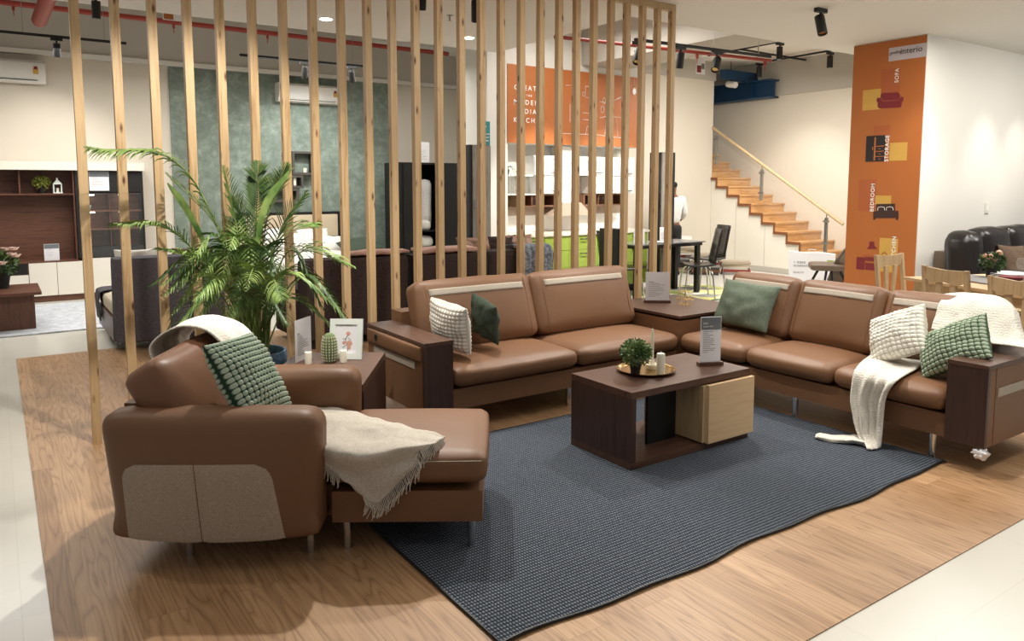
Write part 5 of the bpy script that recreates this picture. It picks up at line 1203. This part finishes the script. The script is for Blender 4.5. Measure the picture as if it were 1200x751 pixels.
sw = thing('wall_switch', 'small white switch plate on the right wall', 'switch', (10.18, 4.4, 1.27)); bx('plate', (10.13, 4.398, 1.20, 10.23, 4.409, 1.33), 'ac', sw, .002); bx('rocker', (10.16, 4.394, 1.23, 10.20, 4.398, 1.30), 'kwhite', sw)

# ------------------------------------------------------------------ oak dining set at the right
ot = thing('dining_table', 'light oak dining table behind the right sofa', 'dining table', (7.0, 2.9, 0))
tp = [onz(1053, 323, .75), onz(1145, 314.5, .75), onz(1215, 318, .75), onz(1230, 334, .75)]
exo = (onz(1145, 335, .75)-onz(1053, 323, .75)); exo.z = 0
OM = Matrix.Translation((6.52, 3.46, 0)) @ Matrix.Rotation(math.radians(-20), 4, 'Z')
bm = B(); box(bm, 0, -1.5, .725, .92, 0, .75, OM); obj('top', bm, 'oak', ot, bevel=.003)
bm = B(); box(bm, .06, -1.44, .64, .86, -.06, .725, OM); obj('apron', bm, 'oakz', ot)
for x in (.05, .81):
    for y in (-1.46, -.11): bm = B(); box(bm, x, y, 0, x+.06, y+.06, .64, OM); obj('leg', bm, 'oakz', ot)
bm = B(); cushion(bm, (.40, 1.56, .012), .005, (0, 0, 0), OM @ T_(.45, -.85, .758), 6, 0); o = obj('table_runner', bm, plain('grey_runner', '#8f8d8a', .9)); tag(o, 'grey runner lying across the oak dining table', 'table runner')
def oak_chair(loc, rz, lab):
    c = thing('dining_chair', lab, 'chair', loc, rz)
    bm = B(); box(bm, -.22, -.21, .43, .22, .21, .455); obj('seat', bm, 'oakz', c, world=False, bevel=.006)
    for sx in (-1, 1):
        bm = B(); prism(bm, [(.19, 0), (.225, 0), (.205, .45), (.255, .90), (.225, .90), (.17, .45)], sx*.205-.018, sx*.205+.018, 'yz'); obj('rear_leg', bm, 'oakz', c, world=False, bevel=.003)
        bm = B(); box(bm, sx*.19-.018, -.205, 0, sx*.19+.018, -.17, .43); obj('leg', bm, 'oakz', c, world=False)
    bm = B(); pts = [(-.19, .80), (-.19, .895), (0, .885), (.19, .895), (.19, .80), (.12, .775), (0, .79), (-.12, .775)]; prism(bm, pts, .222, .246, 'xz'); obj('top_rail', bm, 'oakz', c, world=False, bevel=.003)
    for sx in (-1, 0, 1):
        if sx == 0: continue
        bm = B(); prism(bm, [(sx*.045-.02, .455), (sx*.045+.02, .455), (sx*.075+.028, .79), (sx*.075-.028, .79)], .208, .228, 'xz'); obj('back_slat', bm, 'oakz', c, world=False)
    bm = B(); box(bm, -.19, .195, .50, .19, .215, .54); obj('lower_rail', bm, 'oakz', c, world=False); return c
oak_chair((6.34, 2.84, 0), math.radians(70)+0, 'light oak dining chair beside the throw, its back to the right sofa')
oak_chair((6.05, 2.22, 0), math.radians(70)+0, 'light oak dining chair at the right picture edge, its back to the right sofa')
oak_chair((6.95, 3.60, 0), math.radians(-2), 'light oak dining chair at the head of the table in front of the orange column')
oak_chair((7.50, 2.78, 0), math.radians(-110), 'light oak dining chair on the far side of the table near the black sofa')
fp = onz(1161, 326, .752); r_ = potted('potted_flowers', 'peach flowers in a black pot on the oak dining table', 'flowers', (fp.x, fp.y, .766), .05, .075, .085, .04, 240, 'palmd')
for k in range(7):
    a = k*2.4; c = Vector((.055*math.cos(a), .055*math.sin(a), .15+.03*(k % 3))); bm = B(); bmesh.ops.create_icosphere(bm, subdivisions=2, radius=.022)
    for v in bm.verts: v.co = v.co*(1+.5*noise.noise(v.co*90))+c
    obj('blossom', bm, plain('peach_petal', '#e2b49a', .6) if k == 0 else bpy.data.materials['peach_petal'], r_, world=False)
for k in range(3):
    pl_ = onz(1182, 327, .752); bm = B(); lathe(bm, [(.09, 0), (.15, .014), (.145, .018), (.09, .006), (.003, .005)], (pl_.x, pl_.y, .766+k*.012), 28); tag(obj('plate', bm, 'kwhite', smooth=True), ('lowest', 'middle', 'topmost')[k]+' white dinner plate in the stack beside the peach flowers', 'plate', 'stacked plates on the oak table')
bm = B(); lathe(bm, [(.04, 0), (.085, .03), (.09, .05), (.08, .05), (.03, .012)], (*onz(1184, 333, .752).xy, .766), 24); tag(obj('bowl', bm, 'maroon', smooth=True), 'small red bowl in front of the white plates', 'bowl')
gb = onz(1196, 331, .752); bm = B(); lathe(bm, [(.035, 0), (.004, .006), (.004, .08), (.03, .10), (.042, .14), (.034, .19), (.032, .19), (.040, .14), (.028, .102)], (gb.x, gb.y, .766), 24); tag(obj('wine_glass', bm, 'glass', smooth=True), 'clear wine glass at the right end of the oak table', 'glass')

# black leather sofa by the right wall
bs_ = thing('sofa', 'black leather sofa against the white wall at the right', 'sofa', (9.7, 3.9, 0))
bm = B(); cushion(bm, (.30, .62, .56), .11, (.02, .02, .03), T_(8.84, 3.58, .34), 9, .015, 3); obj('arm', bm, 'dleather', bs_, smooth=True)
bm = B(); cushion(bm, (.30, .34, .98), .12, (.02, .02, .02), T_(8.84, 4.0, .54) @ Matrix.Rotation(-.12, 4, 'X'), 10, .02, 5); obj('backrest_end', bm, 'dleather', bs_, smooth=True)
for k in range(4):
    a = 8.98+k*.62; bm = B(); cushion(bm, (.61, .30, .62), .09, (0, .03, .03), T_(a+.305, 3.98, .74) @ Matrix.Rotation(-.16, 4, 'X'), 9, .012, k); obj('backrest', bm, 'dleather', bs_, smooth=True)
    bm = B(); cushion(bm, (.61, .62, .2), .07, (0, .0, .03), T_(a+.305, 3.62, .36), 8, .01, k+9); obj('seat_cushion', bm, 'dleather', bs_, smooth=True)
bx('base', (8.69, 3.36, .05, 11.4, 4.18, .26), 'dleather', bs_, .02)
for x in (8.74, 11.3):
    for y in (3.42, 4.1): bx('leg', (x, y, 0, x+.05, y+.05, .055), 'black', bs_)
o = pillow('throw_pillow', (9.35, 3.70, .68), (1, -.1, -.06), (.05, .45, 1), .52, .44, .18, 'cushion_br', seed=30); tag(o, 'brown pillow on the black leather sofa', 'pillow')
o = pillow('throw_pillow', (10.05, 3.72, .68), (1, -.1, .08), (0, .45, 1), .46, .40, .16, 'beige', seed=31); tag(o, 'beige pillow on the black leather sofa at the right edge', 'pillow')
o = bx('side_cabinet', (8.92, 4.2, 0, 9.1, 4.39, .79), 'taupe_l', None, .01); tag(o, 'low taupe cabinet between the orange column and the black sofa', 'cabinet')

# ================================================================== CEILING FITTINGS
def spotlight(loc, aimv, lab, on=False, group='black track spotlights', stem=.05, s=1.0):
    t_ = thing('spotlight', lab, 'spotlight', loc, 0, None); d = Vector(aimv).normalized(); up_ = Vector((0, 0, 1))
    side = d.cross(up_); side = side.normalized() if side.length > .1 else Vector((1, 0, 0)); f = side.cross(d)
    bm = B(); box(bm, -.06*s, -.018*s, -.03*s, .06*s, .018*s, 0); obj('adapter', bm, 'black', t_, world=False)
    bm = B(); tube(bm, [(0, 0, -.03*s), (0, 0, -stem-.05*s)], .010*s, 8); tube(bm, [side*.036*s+Vector((0, 0, -stem-.04*s)), side*-.036*s+Vector((0, 0, -stem-.04*s))], .008*s, 6); obj('bracket', bm, 'black', t_, world=False)
    m_ = Matrix((side, f, d)).transposed().to_4x4(); bm = B(); c = Vector((0, 0, -stem-.06*s)); lathe(bm, [(.034*s, -.05*s), (.036*s, -.045*s), (.036*s, .10*s), (.030*s, .10*s), (.028*s, .085*s)], c, 20, m_); h_ = obj('lamp_head', bm, 'black', t_, world=False, smooth=True)
    bm = B(); lathe(bm, [(.029*s, .084*s), (.029*s, .090*s)], c, 20, m_); o = obj('lens', bm, 'lit' if on else 'brass', t_, world=False); o.parent = h_
def track(p0, p1, lab, drop=0, hang=None):
    t_ = thing('light_track', lab, 'light track', tuple((Vector(p0)+Vector(p1))/2)); d = (Vector(p1)-Vector(p0)); sd = d.cross(Vector((0, 0, 1))).normalized()*.013; bm = B()
    vs = [bm.verts.new(Vector(p)+a*sd+Vector((0, 0, b))) for p in (p0, p1) for a in (-1, 1) for b in (0, .03)]
    for f in ((0, 1, 3, 2), (4, 6, 7, 5), (0, 4, 5, 1), (2, 3, 7, 6), (0, 2, 6, 4), (1, 5, 7, 3)): bm.faces.new([vs[i] for i in f])
    obj('rail', bm, 'black', t_)
    if hang:
        for f in (.12, .55, .9): p = Vector(p0).lerp(Vector(p1), f); bm = B(); tube(bm, [p, (p.x, p.y, hang)], .003, 5); obj('hanger_wire', bm, 'steel', t_)
YT = 10.2
track((-.9, YT, fz(70, 45, YT)), (fx(148, 53, YT), YT, fz(70, 45, YT)), 'black light track hanging above the far left television unit', hang=4.05)
zt1 = fz(70, 45, YT)
spotlight((fx(66, 45, YT), YT, zt1), (0, .35, -1), 'black spotlight on the track above the television unit', True)
spotlight((fx(-30, 45, YT), YT, zt1), (0, .35, -1), 'black spotlight on the left track outside the lit shelf', True)
YT2 = 9.8; zt2_ = fz(285, 66, YT2); track((fx(281, 68, YT2), YT2, zt2_), (fx(427, 80, YT2), YT2, zt2_), 'black light track hanging before the green wall', hang=4.05)
spotlight((fx(357, 74, YT2), YT2, zt2_), (0, .3, -1), 'black spotlight on the green wall track, left one', True)
spotlight((fx(412, 78, YT2), YT2, zt2_), (.25, .4, -1), 'black spotlight on the green wall track, right one', True)
for (px_, py_, av, lab, s) in ((962, 10, (-.15, -.35, -1), 'black spotlight on the ceiling left of the orange column', 1.25), (494, -22, (0, .1, -1), 'black spotlight on the ceiling between the slats at top centre', 1.1), (558, -8, (0, 0, -1), 'black spotlight with a long head between the slats right of top centre', 1.2)):
    p = onz(px_, py_, 3.199); spotlight(tuple(p), av, lab, False, s=s)
p = onz(109, -2, 3.199); spotlight((p.x, min(p.y, 7.6), 3.199), (0, .1, -1), 'black spotlight near the red pipe at top left', True)
ta = onz(744, 48, 3.02); tb = onz(903, 68, 3.02)
track(tuple(ta), tuple(tb), 'long black light track under the ceiling opening by the stairs', hang=3.85)
def onray(px_, py_, p0, p1):
    r0 = ray(px_, py_); best = min((abs((Vector(p0).lerp(Vector(p1), k/200)-Vector((0, 0, H))).normalized().dot(r0.normalized())-1), k) for k in range(201)); return Vector(p0).lerp(Vector(p1), best[1]/200)
p = onray(748, 50, ta, tb); spotlight(tuple(p), (-.5, -.3, -.9), 'black spotlight on the long track behind the slats', False, s=1.2)
p = onray(797, 57, ta, tb); spotlight(tuple(p), (0, .1, -1), 'black spotlight on the long track beside the last slat', False, s=1.1)
p = onray(840, 62, ta, tb); spotlight(tuple(p), (-.6, -.3, -.8), 'black spotlight on the long track above the stairs', False, s=1.2)
for (px_, py_, lab) in ((914, 50, 'black downward spotlight above the stairs, middle one'), (973, 61, 'black downward spotlight above the stairs beside the orange column'), (890, 74, 'black downward spotlight above the blue beam')):
    p = onz(px_, py_, 3.75); spotlight(tuple(p), (0, 0, -1), lab, True, s=1.3)
g0, g1 = onz(850, 56, 3.78), onz(948, 72, 3.78); track(tuple(g0), tuple(g1), 'grey support rail crossing under the high ceiling by the stairs', hang=3.85)
g0, g1 = onz(830, 66, 3.78), onz(918, 49, 3.78); track(tuple(g0), tuple(g1), 'black support rail leading to the middle downward spotlight', hang=3.85)
g0, g1 = onz(905, 72, 3.78), onz(975, 60, 3.78); track(tuple(g0), tuple(g1), 'black support rail leading to the spotlight beside the orange column', hang=3.85)
for k, (px_, py_) in enumerate(((382, 22), (549, 44))):
    p = onz(px_, py_, 3.198); d = thing('downlight', ('round recessed downlight nearer the red pipe', 'round recessed downlight nearer the kitchen')[k], 'downlight', tuple(p))
    bm = B(); lathe(bm, [(.075, -.004), (.075, 0)], seg=28); obj('trim_ring', bm, 'white', d, world=False)
    bm = B(); lathe(bm, [(.06, -.008), (.06, -.004)], seg=28); obj('diffuser', bm, 'lit', d, world=False)
p = onz(527, 18, 3.2); sp = thing('sprinkler', 'small ceiling sprinkler between the slats', 'sprinkler', tuple(p)); bm = B(); lathe(bm, [(.03, -.004), (.03, 0)], seg=16); tube(bm, [(0, 0, 0), (0, 0, -.05)], .008, 6); lathe(bm, [(.02, -.052), (.02, -.05)], seg=12); obj('head', bm, 'steel', sp, world=False)
# red sprinkler pipes
def pipe(pts, r0, lab, nips=(), hang=None):
    t_ = thing('sprinkler_pipe', lab, 'pipe', tuple(pts[0])); bm = B(); tube(bm, pts, r0, 12); obj('pipe_run', bm, 'red', t_, smooth=True)
    for f in nips: a = Vector(pts[0]).lerp(Vector(pts[-1]), f); bm = B(); tube(bm, [a, a+Vector((0, 0, -r0-.05))], [.022, .014], 8); tube(bm, [a+Vector((0, 0, -r0-.05)), a+Vector((0, 0, -r0-.11))], .006, 6); obj('sprinkler_nipple', bm, 'red', t_)
    if hang:
        for f in (.1, .93): a = Vector(pts[0]).lerp(Vector(pts[-1]), f); bm = B(); tube(bm, [a, (a.x, a.y, hang)], .004, 5); obj('hanger_rod', bm, 'steel', t_)
YP = 11.3; za = fz(100, 13, YP)
pipe([(-1.5, YP, za), (fx(525, 65, YP), YP, fz(300, 38, YP))], .035, 'long red sprinkler pipe running high along the left wall', (.23, .46, .62, .97))
a, b = ony(46, 24, 9.6), ony(60, -14, 8.6); pipe([a, b], .075, 'thick red pipe stub crossing the thin pipe at top left')
a, b = onz(650, 43, 3.10), onz(903, 71, 3.10); pipe([a, b], .02, 'red sprinkler pipe in the ceiling opening by the stairs', (.62, .97), 3.85)
# blue beam
bb = thing('steel_beam', 'blue painted steel beam above the stairs', 'beam', (12.1, 9.8, 3.3)); y0_, y1_ = 9.02, 11.2
bx('web', (12.10, y0_, 3.20, 12.14, y1_, 3.48), 'blue', bb); bx('flange', (11.98, y0_, 3.17, 12.25, y1_, 3.20), 'blue', bb); bx('flange', (11.98, y0_, 3.48, 12.25, y1_, 3.51), 'blue', bb); bx('stiffener', (12.0, 9.45, 3.20, 12.10, 9.47, 3.48), 'blue', bb)
bx('cross_beam', (11.3, 9.5, 3.51, 12.25, 9.62, 3.68), 'blue', bb)
cc = ony(856, 99, 9.6); cm = thing('security_camera', 'white security camera hanging beside the blue beam', 'camera', tuple(cc)); bm = B(); lathe(bm, [(.05, -.08), (.06, -.05), (.06, .12), (.05, .14)], (0, 0, 0), 18, Matrix.Rotation(math.radians(100), 4, 'X')); obj('housing', bm, 'ac', cm, world=False, smooth=True)
bm = B(); lathe(bm, [(.03, -.085), (.03, -.08)], (0, 0, 0), 16, Matrix.Rotation(math.radians(100), 4, 'X') @ T_(0, 0, .17)); obj('lens', bm, 'black', cm, world=False); bm = B(); tube(bm, [(0, 0, .05), (0, 0, 4.05-cc.z)], .006, 6); obj('drop_rod', bm, 'black', cm, world=False)
hc = ony(821, 77, 6.9); ht = thing('hanging_tag', 'white printed card hanging from the light track by the stairs', 'sign', tuple(hc)); bx('card', (hc.x-.085, 6.898, hc.z-.11, hc.x+.085, 6.902, hc.z+.11), 'paper', ht)
bx('printed_photo', (hc.x-.07, 6.896, hc.z-.09, hc.x+.01, 6.898, hc.z+.0), 'maroon', ht); bx('printed_photo', (hc.x+.015, 6.896, hc.z-.04, hc.x+.07, 6.898, hc.z+.03), 'ink', ht); bm = B(); tube(bm, [(hc.x, 6.9, hc.z+.11), (hc.x, 6.9, 4.05)], .002, 4); obj('string', bm, 'steel', ht)
rt = ony(203, 18, 9.4); ht = thing('hanging_tag', 'orange printed card hanging beside the red pipe', 'sign', tuple(rt)); bx('card', (rt.x-.11, 9.398, rt.z-.06, rt.x+.11, 9.402, rt.z+.06), 'paper', ht); bx('printed_photo', (rt.x-.1, 9.396, rt.z-.05, rt.x, 9.398, rt.z+.05), 'orange', ht); bm = B(); tube(bm, [(rt.x, 9.4, rt.z+.06), (rt.x, 9.4, 4.05)], .002, 4); obj('string', bm, 'steel', ht)
